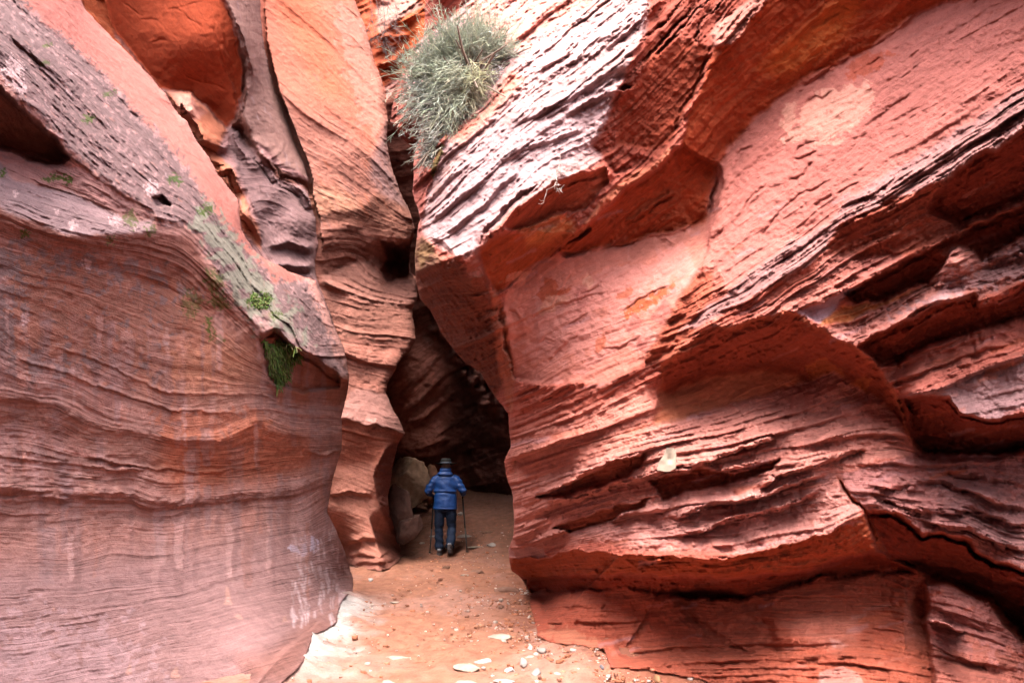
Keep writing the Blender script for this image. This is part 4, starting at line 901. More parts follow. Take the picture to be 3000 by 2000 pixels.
    # under L9
    Fw.face(I2((1300, 885), (1450, 805), (1850, 610), (2040, 560), (2070, 640), (2200, 615), (2352, 490), (2800, 340), (2800, 560), (2352, 705), (2200, 745), (1900, 835), (1700, 905), (1500, 1010), (1440, 1005), (1380, 940)), -46, -54, 14, .5, (.36, .115, .07))  # fresh red rock, darkened partly for its shade
    Fw.face(I2((1500, 1050), (1700, 910), (1900, 840), (2352, 710), (2800, 560), (2800, 840), (2352, 925), (2100, 1015), (1800, 1150), (1575, 1190)), -46, 20, 16, 1.3, (.46, .22, .17))
    Fw.face(I2((1575, 1200), (1800, 1160), (2100, 1025), (2352, 935), (2800, 850), (2800, 1250), (2352, 1290), (2200, 1340), (1970, 1315), (1870, 1200)), -46, 12, 12, .6, (.37, .28, .27))
    Fw.face(I2((1560, 1200), (1870, 1200), (1960, 1315), (2200, 1350), (2352, 1300), (2800, 1260), (2800, 1560), (2352, 1530), (2150, 1600), (1900, 1600), (1700, 1580), (1640, 1450)), -46, -55, 14, .35, (.34, .12, .08))  # dark underside, shade partly in the colour
    # arched hollow in the middle: roof, then a lighter back wall
    arch = I2((60, 1160), (80, 1010), (200, 905), (400, 748), (550, 760), (680, 695), (780, 705), (850, 660), (930, 690), (1080, 780), (1300, 895), (1440, 1015), (1500, 1110), (1570, 1205), (1640, 1450), (1660, 1520), (1560, 1400), (1420, 1400), (1340, 1260), (1200, 1290), (900, 1400), (560, 1500), (20, 1500), (20, 1380), (60, 1240))
    Fw.face(arch, -34, 10, 12, .25, (.56, .29, .175))
    Fw.face(I2((70, 1150), (90, 1010), (200, 910), (400, 752), (550, 765), (680, 700), (780, 710), (850, 665), (930, 695), (1080, 785), (1300, 900), (1440, 1020), (1500, 1120), (1560, 1230), (1640, 1450), (1600, 1480), (1400, 1330), (1250, 1220), (1000, 1180), (950, 1080), (700, 1040), (500, 1060), (330, 1100), (140, 1190)), -40, -58, 22, .35, (.39, .14, .08))  # arch roof painted darker than its back wall, partly for shade
    Fw.tint(I2((980, 1000), (1100, 960), (1220, 1040), (1240, 1110), (1400, 1080), (1380, 1220), (1200, 1250), (1060, 1240), (1030, 1160)), (.52, .23, .10), 14, .8, .5, 20, 38)
    for k in range(26):
        x, y = rnd.uniform(150, 1250), rnd.uniform(1130, 1400) ; y = min(y, 1520 - x * .2)
        Fw.crack(I2((x, y), (x + rnd.uniform(40, 120), y - rnd.uniform(10, 40))), 3, .02)
    for n_, (u, d) in {'L7': (18, 22), 'L8': (22, 22), 'L9': (18, 22), 'L10': (16, 14), 'L11': (14, 16), 'LA': (20, 24)}.items():
        Fw.lip(lips[n_], u, d, -46, 42, -60)
    # ---------------- lower ledges
    tongue = Z6((-790, 620), (-500, 480), (-330, 420), (0, 350), (360, 250), (700, 140), (960, 320), (1060, 470), (1100, 510), (720, 600), (790, 740), (840, 840), (700, 890), (600, 930), (450, 950), (300, 962), (0, 960), (-200, 960), (-420, 910), (-640, 960), (-790, 940))
    Fw.face(tongue, -42, 38, 20, 1.1, (.58, .34, .275))
    Fw.tint(Z6((-500, 880), (0, 700), (500, 600), (700, 620), (820, 780), (600, 900), (300, 950), (0, 940)), (.60, .38, .325), 60, .8, .7, 40, 39)
    Fw.face([(1480, 1300), (1560, 1240), (1900, 1130), (1930, 1190), (1880, 1300), (1640, 1380), (1500, 1420)], -38, 24, 30, .8, (.57, .31, .24))
    for P in (I3((130, 80), (190, 40), (300, 0), (420, -40)), I3((250, 215), (380, 165), (480, 110), (600, 62), (740, 28)), I3((190, 330), (330, 260), (520, 190), (700, 140), (850, 95), (945, 78), (1010, 50), (1250, -30), (1420, -110)), I3((760, 115), (850, 90), (945, 82)),
              I3((140, 420), (330, 380), (500, 330), (700, 290), (850, 260)), I3((900, 150), (1100, 90), (1260, 60)), I3((830, 400), (960, 360), (1130, 300), (1300, 270), (1500, 180)), I3((800, 330), (1000, 250), (1200, 220), (1400, 150), (1530, 120)), I3((300, 250), (430, 230), (560, 190)), I3((1180, 190), (1300, 130), (1500, 60), (1700, 10))):
        Fw.lip(P, 14, 16, -42, 45, -58)
    Fw.face(I3((250, 225), (400, 170), (600, 68), (735, 40), (700, 105), (560, 165), (450, 195), (350, 230)), -42, -34, 8, .7, (.42, .17, .11))
    Fw.face(I3((740, 160), (860, 130), (950, 100), (1110, 130), (1300, 60), (1260, 110), (1120, 160), (980, 190), (800, 230)), -42, -26, 10, 1., (.42, .16, .10))
    Fw.face(I3((330, 360), (520, 290), (740, 230), (700, 270), (560, 330), (400, 380)), -42, -26, 10, 1., (.44, .18, .11))
    L13 = I3((125, 490), (160, 480), (300, 482), (420, 452), (600, 470), (880, 482), (1050, 492), (1300, 442), (1500, 380), (1670, 300))
    under2 = I3((132, 492), (300, 486), (420, 456), (600, 474), (880, 486), (1050, 496), (1300, 446), (1500, 384), (1670, 304), (1720, 460), (1550, 492), (1350, 552), (1080, 572), (700, 562), (400, 560), (220, 590), (150, 540))
    Fw.face(under2, -40, -40, 10, .5, (.45, .17, .085))
    Fw.lip(L13, 20, 16, -42, 45, -58)
    Fw.face(I3((130, 450), (220, 440), (290, 445), (300, 478), (180, 490), (130, 490)), -40, 20, 5, .3, (.52, .36, .32))
    low = I3((140, 545), (220, 595), (400, 565), (700, 566), (1080, 576), (1350, 556), (1550, 496), (1720, 464), (1900, 500), (2100, 560), (2352, 620), (2352, 1500), (1000, 1500), (600, 960), (540, 880), (310, 855), (240, 800))
    Fw.face(low, -40, 2, 16, .9, (.45, .18, .115))
    Fw.face(I3((200, 580), (400, 568), (700, 570), (1080, 580), (1350, 560), (1550, 500), (1720, 468), (1900, 505), (1880, 560), (1700, 560), (1500, 590), (1300, 640), (1100, 670), (860, 660), (600, 620), (400, 640), (230, 640)), -40, -64, 20, .4, (.37, .12, .07))  # band under the ledge, shade partly painted into the red
    for P in (I3((240, 700), (400, 690), (600, 700)), I3((250, 760), (420, 750), (640, 770)), I3((260, 820), (400, 810), (540, 830), (700, 840)), I3((1200, 690), (1350, 650), (1480, 600), (1540, 590)), I3((1250, 830), (1450, 790), (1700, 810)), I3((1300, 930), (1500, 900), (1650, 910)), I3((1430, 745), (1600, 700), (1760, 720)), I3((560, 950), (750, 960), (900, 1000)), I3((870, 690), (1000, 790), (1100, 860), (1280, 920)), I3((980, 760), (1150, 740), (1300, 760))):
        Fw.lip(P, 30, 20, -40, 34, -36, .55)
    Fw.face(I3((1300, 760), (1450, 740), (1640, 750), (1640, 860), (1560, 900), (1400, 850)), -42, 22, 40, .8, (.50, .25, .18))
    Fw.tint(I3((1510, 830), (1570, 850), (1600, 870), (1560, 885), (1520, 870)), (.60, .42, .36), 10, .8)
    Fw.tint(I3((1470, 980), (1560, 950), (1640, 980), (1660, 1040), (1560, 1100), (1460, 1060)), (.60, .46, .42), 14, .85, .5, 20, 44)
    Fw.tint(I3((250, 800), (420, 800), (560, 870), (500, 890), (330, 860)), (.52, .29, .19), 40, .8, .7, 24, 45)
    # right-hand shelf with wavy beds
    shelf = Z6((720, 605), (1090, 512), (1300, 520), (1568, 515), (2200, 480), (2200, 1240), (1568, 1040), (1450, 1000), (1350, 950), (1320, 900), (1200, 870), (1100, 880), (1000, 790), (840, 755), (800, 740))
    Fw.face(shelf, -48, 30, 10, 1.3, (.46, .28, .25))
    Fw.tint(Z6((1150, 560), (1568, 560), (2200, 520), (2200, 1150), (1568, 1000), (1300, 850), (1180, 700)), (.43, .30, .28), 70, .7, .8, 24, 47)
    for P in (((820, 690), (960, 670), (1080, 640), (1180, 640), (1320, 680), (1450, 720), (1600, 770)), ((1180, 580), (1300, 610), (1420, 620), (1600, 660)), ((1000, 750), (1150, 770), (1300, 770), (1420, 790), (1600, 850)), ((1100, 790), (1200, 830), (1330, 850), (1450, 910), (1600, 960)), ((840, 740), (950, 740), (1040, 770), (1180, 770))):
        Fw.lip(Z6(*P), 24, 20, -46, 48, -50)
    Fw.face(Z6((840, 770), (1000, 800), (1100, 890), (1200, 880), (1320, 910), (1350, 965), (1450, 1015), (1568, 1050), (2200, 1250), (2200, 1600), (1568, 1350), (1420, 1180), (1250, 1110), (1120, 1060), (1000, 1000), (900, 960), (870, 860)), -44, -42, 14, .4, (.37, .13, .085))  # shelf underside, darker red that includes painted shade
    Fw.lip(Z6((850, 762), (1000, 795), (1100, 885), (1200, 874), (1320, 906), (1350, 960), (1450, 1010), (1568, 1045), (2100, 1210)), 20, 20, -46, 46, -60)
    # fault step
    Fw.face(Z6((708, 622), (735, 640), (800, 730), (850, 770), (905, 900), (930, 960), (895, 955), (870, 860), (830, 765), (780, 745)), 20, -10, 6, .4, (.42, .16, .09))
    Fw.crack(Z6((712, 622), (780, 735), (835, 765), (872, 860), (893, 960)), 5, .12)
    # knobs at the bottom right
    knob = Z6((1115, 1105), (1250, 1130), (1400, 1200), (1480, 1300), (1568, 1380), (2200, 1600), (2200, 2050), (1250, 2050), (1150, 1500), (1135, 1400), (1120, 1290), (1140, 1220))
    Fw.face(knob, -56, 22, 14, .7, (.46, .26, .225))
    for P in (((1118, 1150), (1200, 1180), (1290, 1230), (1420, 1300)), ((1128, 1330), (1230, 1380), (1330, 1420), (1500, 1480)), ((1150, 1500), (1300, 1560), (1500, 1620))):
        Fw.lip(Z6(*P), 46, 40, -56, 44, -28, .7)
    Fw.lip(Z6((1128, 1280), (1200, 1290), (1300, 1330)), 8, 8, -60, 30, -50)
    Fw.face(Z6((1020, 1130), (1110, 1120), (1135, 1210), (1118, 1300), (1135, 1410), (1020, 1410)), 10, 0, 10, .4, (.46, .21, .15))
    Fw.tint([(1490, 1900), (3400, 1900), (3400, 2300), (1490, 2300)], (.45, .20, .13), 120, .5, .7, 60, 49)
    # loose speckle of paler and darker grains in the beds
    for k in range(260):
        x, y = rnd.uniform(1480, 2990), rnd.uniform(560, 1960)
        l = rnd.uniform(20, 110); w = rnd.uniform(4, 14); sl = -.45 if y < 1100 else -.22
        Fw.tint([(x, y), (x + l, y + l * sl), (x + l, y + l * sl + w), (x, y + w)], rnd.choice([(.58, .36, .30), (.36, .14, .10), (.50, .37, .37), (.54, .22, .12)]), 8, rnd.uniform(.15, .55))
    Fw.recess(U2, .07, 16)
    Fw.recess(U3, .12, 12)
    Fw.recess(I1((1750, 1300), (1900, 1115), (2090, 945), (2200, 945), (2352, 810), (3200, 560), (3200, 850), (2352, 1250), (2200, 1310), (1950, 1420)), .10, 12)
    Fw.recess(I2((2352, 20), (2800, -140), (2800, 40), (2352, 180), (2090, 340), (2050, 310), (1940, 250), (1860, 350), (1750, 490), (1670, 500), (1480, 600), (1300, 600), (1240, 560), (1400, 460), (1640, 345), (1900, 205), (2200, 75)), .12, 9)
    Fw.recess(I2((1320, 885), (1450, 810), (1850, 615), (2040, 565), (2070, 645), (2200, 620), (2352, 495), (2800, 345), (2800, 560), (2352, 705), (2200, 745), (1900, 835), (1700, 905), (1500, 1010), (1440, 1005), (1390, 940)), .09, 9)
    Fw.recess(I2((1575, 1215), (1870, 1205), (1960, 1320), (2200, 1350), (2352, 1305), (2800, 1265), (2800, 1560), (2352, 1530), (2150, 1600), (1900, 1600), (1700, 1580), (1650, 1450)), .10, 10)
    Fw.recess(low, .07, 14)
    Fw.recess(Z6((845, 775), (1000, 805), (1100, 895), (1200, 885), (1320, 915), (1350, 970), (1450, 1020), (1568, 1055), (2200, 1250), (2200, 1600), (1568, 1350), (1420, 1190), (1250, 1115), (1120, 1070), (1000, 1000), (900, 960), (870, 860)), .08, 12)
    Fw.recess(I3((860, 640), (1000, 620), (1200, 690), (1260, 780), (1280, 880), (1150, 900), (1000, 830), (900, 740)), .10, 44)
    Fw.recess(I3((420, 620), (640, 640), (760, 720), (700, 780), (560, 740)), .05, 40)
    for q in ((2370, 1830, 170, 60, .12), (1960, 1960, 200, 40, .06), (1720, 1800, 120, 40, .05), (2480, 1730, 60, 30, .07), (2640, 1790, 50, 120, .06)): Fw.bulge(*q)
    Fw.recess(knob, -.25, 18)
    Fw.recess(P1, .07, 8)
    Fw.recess(I4((745, 570), (840, 460), (900, 432), (1060, 305), (1250, 240), (1400, 220), (1410, 300), (1320, 420), (1190, 500), (1060, 500), (900, 590), (770, 610)), .08, 7)
    Fw.recess(I4((575, 760), (640, 700), (760, 650), (880, 640), (1180, 645), (1250, 595), (1300, 605), (1090, 745), (1000, 810), (850, 910), (750, 990), (690, 1020), (630, 950), (590, 860)), .07, 9)
    Fw.recess(I3((250, 228), (400, 175), (600, 72), (735, 44), (700, 105), (560, 165), (450, 195), (350, 230)), .12, 5)
    Fw.recess(I3((740, 165), (860, 135), (950, 105), (1110, 135), (1300, 65), (1260, 110), (1120, 160), (980, 190), (800, 230)), .12, 5)
    Fw.recess(I3((330, 362), (520, 294), (740, 236), (700, 270), (560, 330), (400, 380)), .10, 5)
    Fw.solve()
    Fw.strata([(-200, [(1250, -60), (1400, -200), (1500, -300)]), (0, [(1260, 330), (1420, 190), (1650, 0), (1800, -150)]), (150, [(1240, 620), (1400, 480), (1600, 310), (1800, 160), (1900, 60), (2000, -60)]), (250, [(1260, 700), (1420, 600), (1600, 470), (1750, 380), (1850, 300), (1950, 200), (2080, 60), (2200, -80)]),
        (380, [(1440, 880), (1600, 760), (1750, 620), (1880, 510), (2000, 400), (2087, 300), (2250, 180), (2400, 60), (2600, -80)]), (520, [(1500, 960), (1700, 860), (1900, 780), (2080, 650), (2300, 470), (2600, 300), (3000, 60), (3350, -120)]), (640, [(1500, 1090), (1700, 990), (1950, 900), (2150, 800), (2400, 640), (2700, 450), (3000, 260), (3350, 80)]),
        (760, [(1490, 1210), (1700, 1110), (1950, 1010), (2200, 900), (2450, 720), (2750, 560), (3000, 400), (3350, 230)]), (880, [(1490, 1300), (1700, 1230), (2000, 1080), (2335, 918), (2555, 810), (2789, 689), (3000, 590), (3350, 430)]), (980, [(1490, 1370), (1750, 1290), (2100, 1200), (2500, 1010), (2765, 880), (3000, 820), (3350, 740)]),
        (1080, [(1500, 1450), (1800, 1360), (2150, 1290), (2600, 1170), (2800, 1100), (3000, 1040), (3350, 960)]), (1180, [(1500, 1560), (1800, 1450), (2150, 1380), (2500, 1320), (2750, 1310), (3000, 1310), (3350, 1320)]), (1260, [(1500, 1630), (1750, 1560), (2100, 1500), (2450, 1440), (2600, 1460), (2800, 1480), (3000, 1530), (3350, 1640)]),
        (1330, [(1500, 1650), (1800, 1625), (2100, 1610), (2400, 1560), (2560, 1500), (2700, 1570), (2850, 1600), (3000, 1670), (3350, 1830)]), (1420, [(1540, 1730), (1800, 1720), (2200, 1690), (2500, 1680), (2800, 1730), (3000, 1800), (3350, 1940)]), (1520, [(1560, 1830), (1900, 1810), (2300, 1800), (2600, 1800), (3000, 1900), (3350, 2040)]), (1640, [(1600, 1960), (2000, 1940), (2500, 1930), (3000, 2020), (3350, 2150)])],
        scales=((50, .10, 17), (20, .06, 18), (10, .035, 19)), tones=.14, flakes=.22)
    Fw.finish(rough=.028, rough_sc=2.4, fine=.010, lumps=.03)
    Fw.ground_contact([(1545, 1700), (1551, 1753), (1562, 1810), (1576, 1862), (1611, 1880), (1767, 1899), (1790, 1952), (1903, 1964), (2046, 1987), (2087, 2000), (2300, 2080), (2700, 2280)])
    LAYERS['right_wall'] = Fw
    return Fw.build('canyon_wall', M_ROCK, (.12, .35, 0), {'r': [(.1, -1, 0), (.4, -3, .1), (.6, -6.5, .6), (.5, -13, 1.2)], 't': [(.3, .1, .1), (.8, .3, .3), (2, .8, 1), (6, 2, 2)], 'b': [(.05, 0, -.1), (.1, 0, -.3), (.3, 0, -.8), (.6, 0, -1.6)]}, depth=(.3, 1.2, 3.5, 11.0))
# ------------------------------------------------------------------ objects
def tag(o, label, cat, group=None, kind=None):
    o['label'] = label; o['category'] = cat
    if group: o['group'] = group
    if kind: o['kind'] = kind
    return o

def plain_mat(name, color, rough=.8, spec=.3, nz=.15, scale=20., bump=0., color2=None):
    m, nt, b = new_mat(name)
    N = nt.nodes.new; L = nt.links.new
    tc = N('ShaderNodeTexCoord'); n = N('ShaderNodeTexNoise'); n.inputs['Scale'].default_value = scale; n.inputs['Detail'].default_value = 5
    L(tc.outputs['Object'], n.inputs['Vector'])
    cr = N('ShaderNodeValToRGB'); L(n.outputs['Fac'], cr.inputs[0])
    c2 = color2 or color
    cr.color_ramp.elements[0].position = .3; cr.color_ramp.elements[1].position = .7
    cr.color_ramp.elements[0].color = tuple(c * (1 - nz) for c in color) + (1,)
    cr.color_ramp.elements[1].color = tuple(min(1, c * (1 + nz)) for c in c2) + (1,)
    L(cr.outputs[0], b.inputs['Base Color'])
    b.inputs['Roughness'].default_value = rough; b.inputs['Specular IOR Level'].default_value = spec
    if bump:
        bp = N('ShaderNodeBump'); bp.inputs['Strength'].default_value = bump; bp.inputs['Distance'].default_value = .01
        L(n.outputs['Fac'], bp.inputs['Height']); L(bp.outputs[0], b.inputs['Normal'])
    return m

def loft(bm, secs, n=20):
    """secs: (centre, rx, ry, tangent or None); closed tube through elliptical sections"""
    rings = []
    for i, s in enumerate(secs):
        c = Vector(s[0]); rx, ry = s[1], s[2]
        if len(s) > 3 and s[3] is not None: t = Vector(s[3]).normalized()
        else: t = (Vector(secs[min(i + 1, len(secs) - 1)][0]) - Vector(secs[max(i - 1, 0)][0])).normalized()
        ref = Vector((1, 0, 0)) if abs(t.x) < .9 else Vector((0, 1, 0))
        u = (ref - t * ref.dot(t)).normalized(); v = t.cross(u)
        rings.append([bm.verts.new(c + u * rx * math.cos(2 * math.pi * k / n) + v * ry * math.sin(2 * math.pi * k / n)) for k in range(n)])
    for a, b in zip(rings, rings[1:]):
        for k in range(n): bm.faces.new((a[k], a[(k + 1) % n], b[(k + 1) % n], b[k]))
    for r, sgn in ((rings[0], -1), (rings[-1], 1)):
        bm.faces.new(r[::-1] if sgn < 0 else r)
    return rings

def link_bm(name, bm, mat, parent=None, smooth=True):
    bmesh.ops.recalc_face_normals(bm, faces=bm.faces[:])
    me = bpy.data.meshes.new(name); bm.to_mesh(me); bm.free()
    if smooth: me.polygons.foreach_set('use_smooth', np.ones(len(me.polygons), bool))
    me.materials.append(mat)
    o = bpy.data.objects.new(name, me); C.objects.link(o)
    if parent: o.parent = parent
    return o

def fuse(o, voxel=.011, smooth=6, fold=None):
    """voxel-remesh overlapping lofts into one continuous skin"""
    m = o.modifiers.new('r', 'REMESH'); m.mode = 'VOXEL'; m.voxel_size = voxel
    if smooth:
        s = o.modifiers.new('s', 'SMOOTH'); s.factor = .5; s.iterations = smooth
    bpy.context.view_layer.update()
    dg = bpy.context.evaluated_depsgraph_get()
    me = bpy.data.meshes.new_from_object(o.evaluated_get(dg))
    mats = list(o.data.materials); o.modifiers.clear(); o.data = me
    me.materials.clear()
    for mm in mats: me.materials.append(mm)
    if fold:
        n = len(me.vertices)
        co = np.zeros(n * 3, np.float32); me.vertices.foreach_get('co', co); co = co.reshape(-1, 3).astype(float)
        no = np.zeros(n * 3, np.float32); me.vertices.foreach_get('normal', no); no = no.reshape(-1, 3)
        co = co + no * fold(co[:, 0], co[:, 1], co[:, 2])[:, None]
        me.vertices.foreach_set('co', co.astype(np.float32).ravel())
    me.polygons.foreach_set('use_smooth', np.ones(len(me.polygons), bool)); me.update()

def hiker(px, py):
    D = ground_depth(px, py)
    base = at(px, py, D)
    M_SKIN = plain_mat('skin', (.42, .24, .17), .6, .4, .08)
    M_JACK = plain_mat('blue_jacket_fabric', (.004, .034, .145), .55, .4, .18, 14, .3)
    M_JEAN = plain_mat('dark_denim', (.005, .011, .028), .85, .2, .3, 30, .3)
    M_HAT = plain_mat('dark_felt', (.004, .0045, .0055), .8, .3, .2)
    M_SHOE = plain_mat('hiking_shoe', (.05, .045, .05), .7, .3, .3, 40)
    M_SOLE = plain_mat('brown_sole', (.10, .05, .03), .8, .2, .3, 40)
    M_TRIM = plain_mat('pale_shoe_trim', (.16, .17, .2), .6)
    M_GLOVE = plain_mat('black_glove', (.02, .018, .018), .8)
    M_HAIR = plain_mat('grey_hair', (.22, .20, .18), .7)
    # skeleton points, facing +y (away from the camera); x to the right as seen
    sh = {-1: Vector((-.185, .0, 1.425)), 1: Vector((.185, .0, 1.425))}
    el = {-1: Vector((-.335, -.03, 1.17)), 1: Vector((.335, -.04, 1.185))}
    wr = {-1: Vector((-.285, .21, 1.10)), 1: Vector((.325, .20, 1.12))}
    hip = {-1: Vector((-.095, 0, .90)), 1: Vector((.095, 0, .90))}
    kn = {-1: Vector((-.115, .035, .49)), 1: Vector((.125, .07, .50))}
    an = {-1: Vector((-.095, .01, .095)), 1: Vector((.115, -.17, .17))}
    toe = {-1: Vector((-.105, .17, .035)), 1: Vector((.125, -.05, .03))}
    def body_bm():
        bm = bmesh.new()
        loft(bm, [((0, 0, .86), .15, .10), ((0, 0, .95), .165, .11), ((0, 0, 1.1), .145, .095), ((0, 0, 1.28), .165, .105), ((0, 0, 1.40), .17, .09), ((0, 0, 1.45), .10, .07), ((0, .01, 1.5), .056, .058), ((0, .02, 1.56), .056, .06)])
        loft(bm, [((0, .02, 1.53), .045, .05), ((0, .03, 1.565), .06, .078), ((0, .03, 1.62), .074, .094), ((0, .03, 1.68), .078, .10), ((0, .03, 1.73), .068, .085), ((0, .03, 1.765), .03, .04)])
        loft(bm, [((0, .11, 1.655), .010, .01), ((0, .142, 1.625), .016, .014), ((0, .125, 1.612), .012, .01)], 8)      # nose
        for s in (-1, 1):
            loft(bm, [((s * .074, .02, 1.605), .006, .014), ((s * .083, .018, 1.635), .008, .02), ((s * .080, .015, 1.665), .006, .014)], 8)   # ears
            loft(bm, [((s * .02, .112, 1.60), .007, .006), ((0, .122, 1.583), .009, .007), ((s * -.0, .118, 1.575), .007, .006)], 6)
            a, b, c = sh[s], el[s], wr[s]
            loft(bm, [(a, .058, .06), (a.lerp(b, .5), .048, .05), (b, .04, .04), (b.lerp(c, .4), .038, .038), (c, .026, .024)], 12)
            h, k, n, t = hip[s], kn[s], an[s], toe[s]
            loft(bm, [(h, .09, .10), (h.lerp(k, .5), .075, .08), (k, .055, .058), (k.lerp(n, .35), .056, .06), (n, .036, .038)], 12)
            loft(bm, [(n + Vector((0, -.03, -.02)), .03, .03), (n.lerp(t, .5), .038, .032), (t, .036, .02)], 10)
            # palm, four fingers round the pole grip, thumb closing against them
            d = (c - b).normalized()
            p = c + d * .05
            loft(bm, [(c, .026, .020), (p, .040, .018), (c + d * .09, .038, .016)], 10)
            for q, ln in ((-.028, .9), (-.010, 1.), (.009, .96), (.027, .78)):
                o = c + d * .088 + Vector((0, 0, -q))
                side = Vector((-s, 0, 0))
                loft(bm, [(o, .0085, .0085), (o + d * .028 * ln, .0085, .0085), (o + d * .036 * ln + side * .022, .008, .008), (o + d * .014 * ln + side * .036, .007, .007)], 8)
            o = c + d * .035 + Vector((0, 0, .03))
            loft(bm, [(o, .011, .011), (o + d * .03 + Vector((-s * .02, 0, .012)), .010, .010), (o + d * .045 + Vector((-s * .036, 0, -.002)), .0085, .0085)], 8)
        return bm
    P = link_bm('person', body_bm(), M_SKIN)
    fuse(P, .007, 2)
    # jacket with sleeves and collar
    bm = bmesh.new()
    loft(bm, [((0, 0, .845), .222, .145), ((0, 0, .90), .224, .150), ((0, 0, 1.05), .213, .145), ((0, -.005, 1.20), .212, .140), ((0, -.01, 1.32), .222, .142), ((0, -.01, 1.41), .215, .125), ((0, 0, 1.465), .155, .10), ((0, .01, 1.51), .09, .085)], 28)
    for s in (-1, 1):
        a, b, c = sh[s] + Vector((s * .0, -.01, -.015)), el[s], wr[s]
        loft(bm, [(a + Vector((-s * .06, 0, .01)), .085, .09), (a + Vector((s * .02, 0, -.03)), .085, .09), (a.lerp(b, .55), .074, .078), (b + Vector((0, -.01, 0)), .068, .07), (b.lerp(c, .45), .062, .062), (c, .048, .046)], 16)
    J = link_bm('jacket', bm, M_JACK, P)
    def jfold(x, y, z):
        h = .0075 * fbm3(x * 7, y * 7, z * 11, 3, 5) + .007 * np.sin(42 * (z + .55 * x) + 3 * noise3(x * 5, y * 5, z * 4, 8)) * sstep(1.02, 1.2, z) * (1 - sstep(1.25, 1.42, z)) * .6
        h -= .016 * np.exp(-((z - 1.135 - .02 * noise3(x * 8, y * 8, z, 9)) / .016) ** 2) * (np.abs(x) < .235)
        h += .010 * np.exp(-((z - 1.175) / .02) ** 2) * (np.abs(x) < .235)
        h += .006 * np.sin(z * 70) * (np.abs(x) > .24)
        return h
    fuse(J, .011, 4, jfold)
    bm = bmesh.new()
    loft(bm, [((0, -.06, 1.435), .145, .085, (0, .2, 1)), ((0, -.075, 1.485), .140, .085, (0, .3, 1)), ((0, -.065, 1.535), .125, .085, (0, .4, 1)), ((0, -.04, 1.575), .112, .085, (0, .3, 1)), ((0, -.01, 1.595), .09, .075, (0, .2, 1))], 24)
    H = link_bm('hood', bm, M_JACK, J)
    fuse(H, .010, 3, lambda x, y, z: .010 * np.sin(60 * z + 9 * x + 2 * noise3(x * 9, y * 9, z * 5, 3)) + .008 * fbm3(x * 10, y * 10, z * 10, 2, 7))
    bm = bmesh.new()
    loft(bm, [((0, -.003, .838), .219, .143), ((0, -.003, .850), .226, .150), ((0, -.003, .868), .226, .150), ((0, -.003, .876), .220, .146)], 28)
    link_bm('hem', bm, M_JACK, J)
    # trousers
    bm = bmesh.new()
    loft(bm, [((0, 0, .80), .165, .125), ((0, 0, .88), .185, .13), ((0, 0, .97), .175, .125)], 24)
    for s in (-1, 1):
        h, k, n = hip[s], kn[s], an[s]
        loft(bm, [(h + Vector((0, 0, -.02)), .112, .125), (h.lerp(k, .45), .100, .108), (k, .082, .086), (k.lerp(n, .5), .082, .082), (n + Vector((0, 0, .0)), .086, .090)], 18)
    T = link_bm('trousers', bm, M_JEAN, P)
    fuse(T, .012, 3, lambda x, y, z: .008 * fbm3(x * 8, y * 8, z * 12, 3, 15) + .007 * np.sin(z * 48 + 5 * x + 3 * noise3(x * 6, y * 6, z * 3, 2)) * (1 - sstep(.2, .62, z)) + .004 * np.sin(z * 60) * np.exp(-((z - .5) / .08) ** 2))
    for s in (-1, 1):
        n, t = an[s], toe[s]
        d = (t - n).normalized()
        up = Vector((0, 0, 1)) if s < 0 else Vector((0, -.5, .8)).normalized()
        bm = bmesh.new()
        heel = n + (Vector((0, -.05, -.055)) if s < 0 else Vector((0, -.045, -.02)))
        loft(bm, [(n + up * .035, .050, .058, up), (n + up * .0, .048, .060, up), (heel.lerp(t, .25), .048, .065, up), (heel.lerp(t, .25) - up * .03, .048, .07, up)], 16)
        loft(bm, [(heel, .042, .042, d), (heel.lerp(t, .3), .050, .050, d), (heel.lerp(t, .7), .054, .042, d), (t, .050, .030, d), (t + d * .045, .03, .018, d)], 16)
        S = link_bm('shoe', bm, M_SHOE, P)
        fuse(S, .008, 2)
        bm = bmesh.new()
        off = -up * .036
        loft(bm, [(heel + off - d * .005, .043, .014, d), (heel.lerp(t, .3) + off * 1.15, .050, .015, d), (heel.lerp(t, .7) + off * .95, .056, .014, d), (t + off * .55, .052, .012, d), (t + d * .05 + off * .3, .03, .010, d)], 14)
        link_bm('sole', bm, M_SOLE, S)
        bm = bmesh.new()
        loft(bm, [(heel + up * .035 - d * .028, .036, .012, up), (heel + up * .062 - d * .028, .038, .014, up), (heel + up * .085 - d * .024, .030, .012, up)], 12)
        link_bm('heel_tab', bm, M_TRIM, S)
    # hair and hat
    bm = bmesh.new()
    loft(bm, [((0, .0, 1.56), .068, .07), ((0, .0, 1.62), .080, .088), ((0, .01, 1.69), .083, .098)], 18)
    link_bm('hair', bm, M_HAIR, P)
    bm = bmesh.new()
    prof = [(.198, .000), (.203, .006), (.150, .002), (.108, .004), (.098, .018), (.094, .07), (.086, .105), (.060, .118), (.02, .112)]
    rings = []
    for r, z in prof:
        rings.append([bm.verts.new((r * 1.08 * math.cos(a), .02 + r * 1.14 * math.sin(a), 1.672 + z + (.028 * abs(math.cos(a)) ** 2 - .010 * math.sin(a) if r > .12 else 0))) for a in np.linspace(0, 2 * math.pi, 33)[:-1]])
    for a, b in zip(rings, rings[1:]):
        for k in range(32): bm.faces.new((a[k], a[(k + 1) % 32], b[(k + 1) % 32], b[k]))
    bm.faces.new(rings[-1]); bm.faces.new(rings[0][::-1])
    hat = link_bm('hat', bm, M_HAT, P)
    bm = bmesh.new()
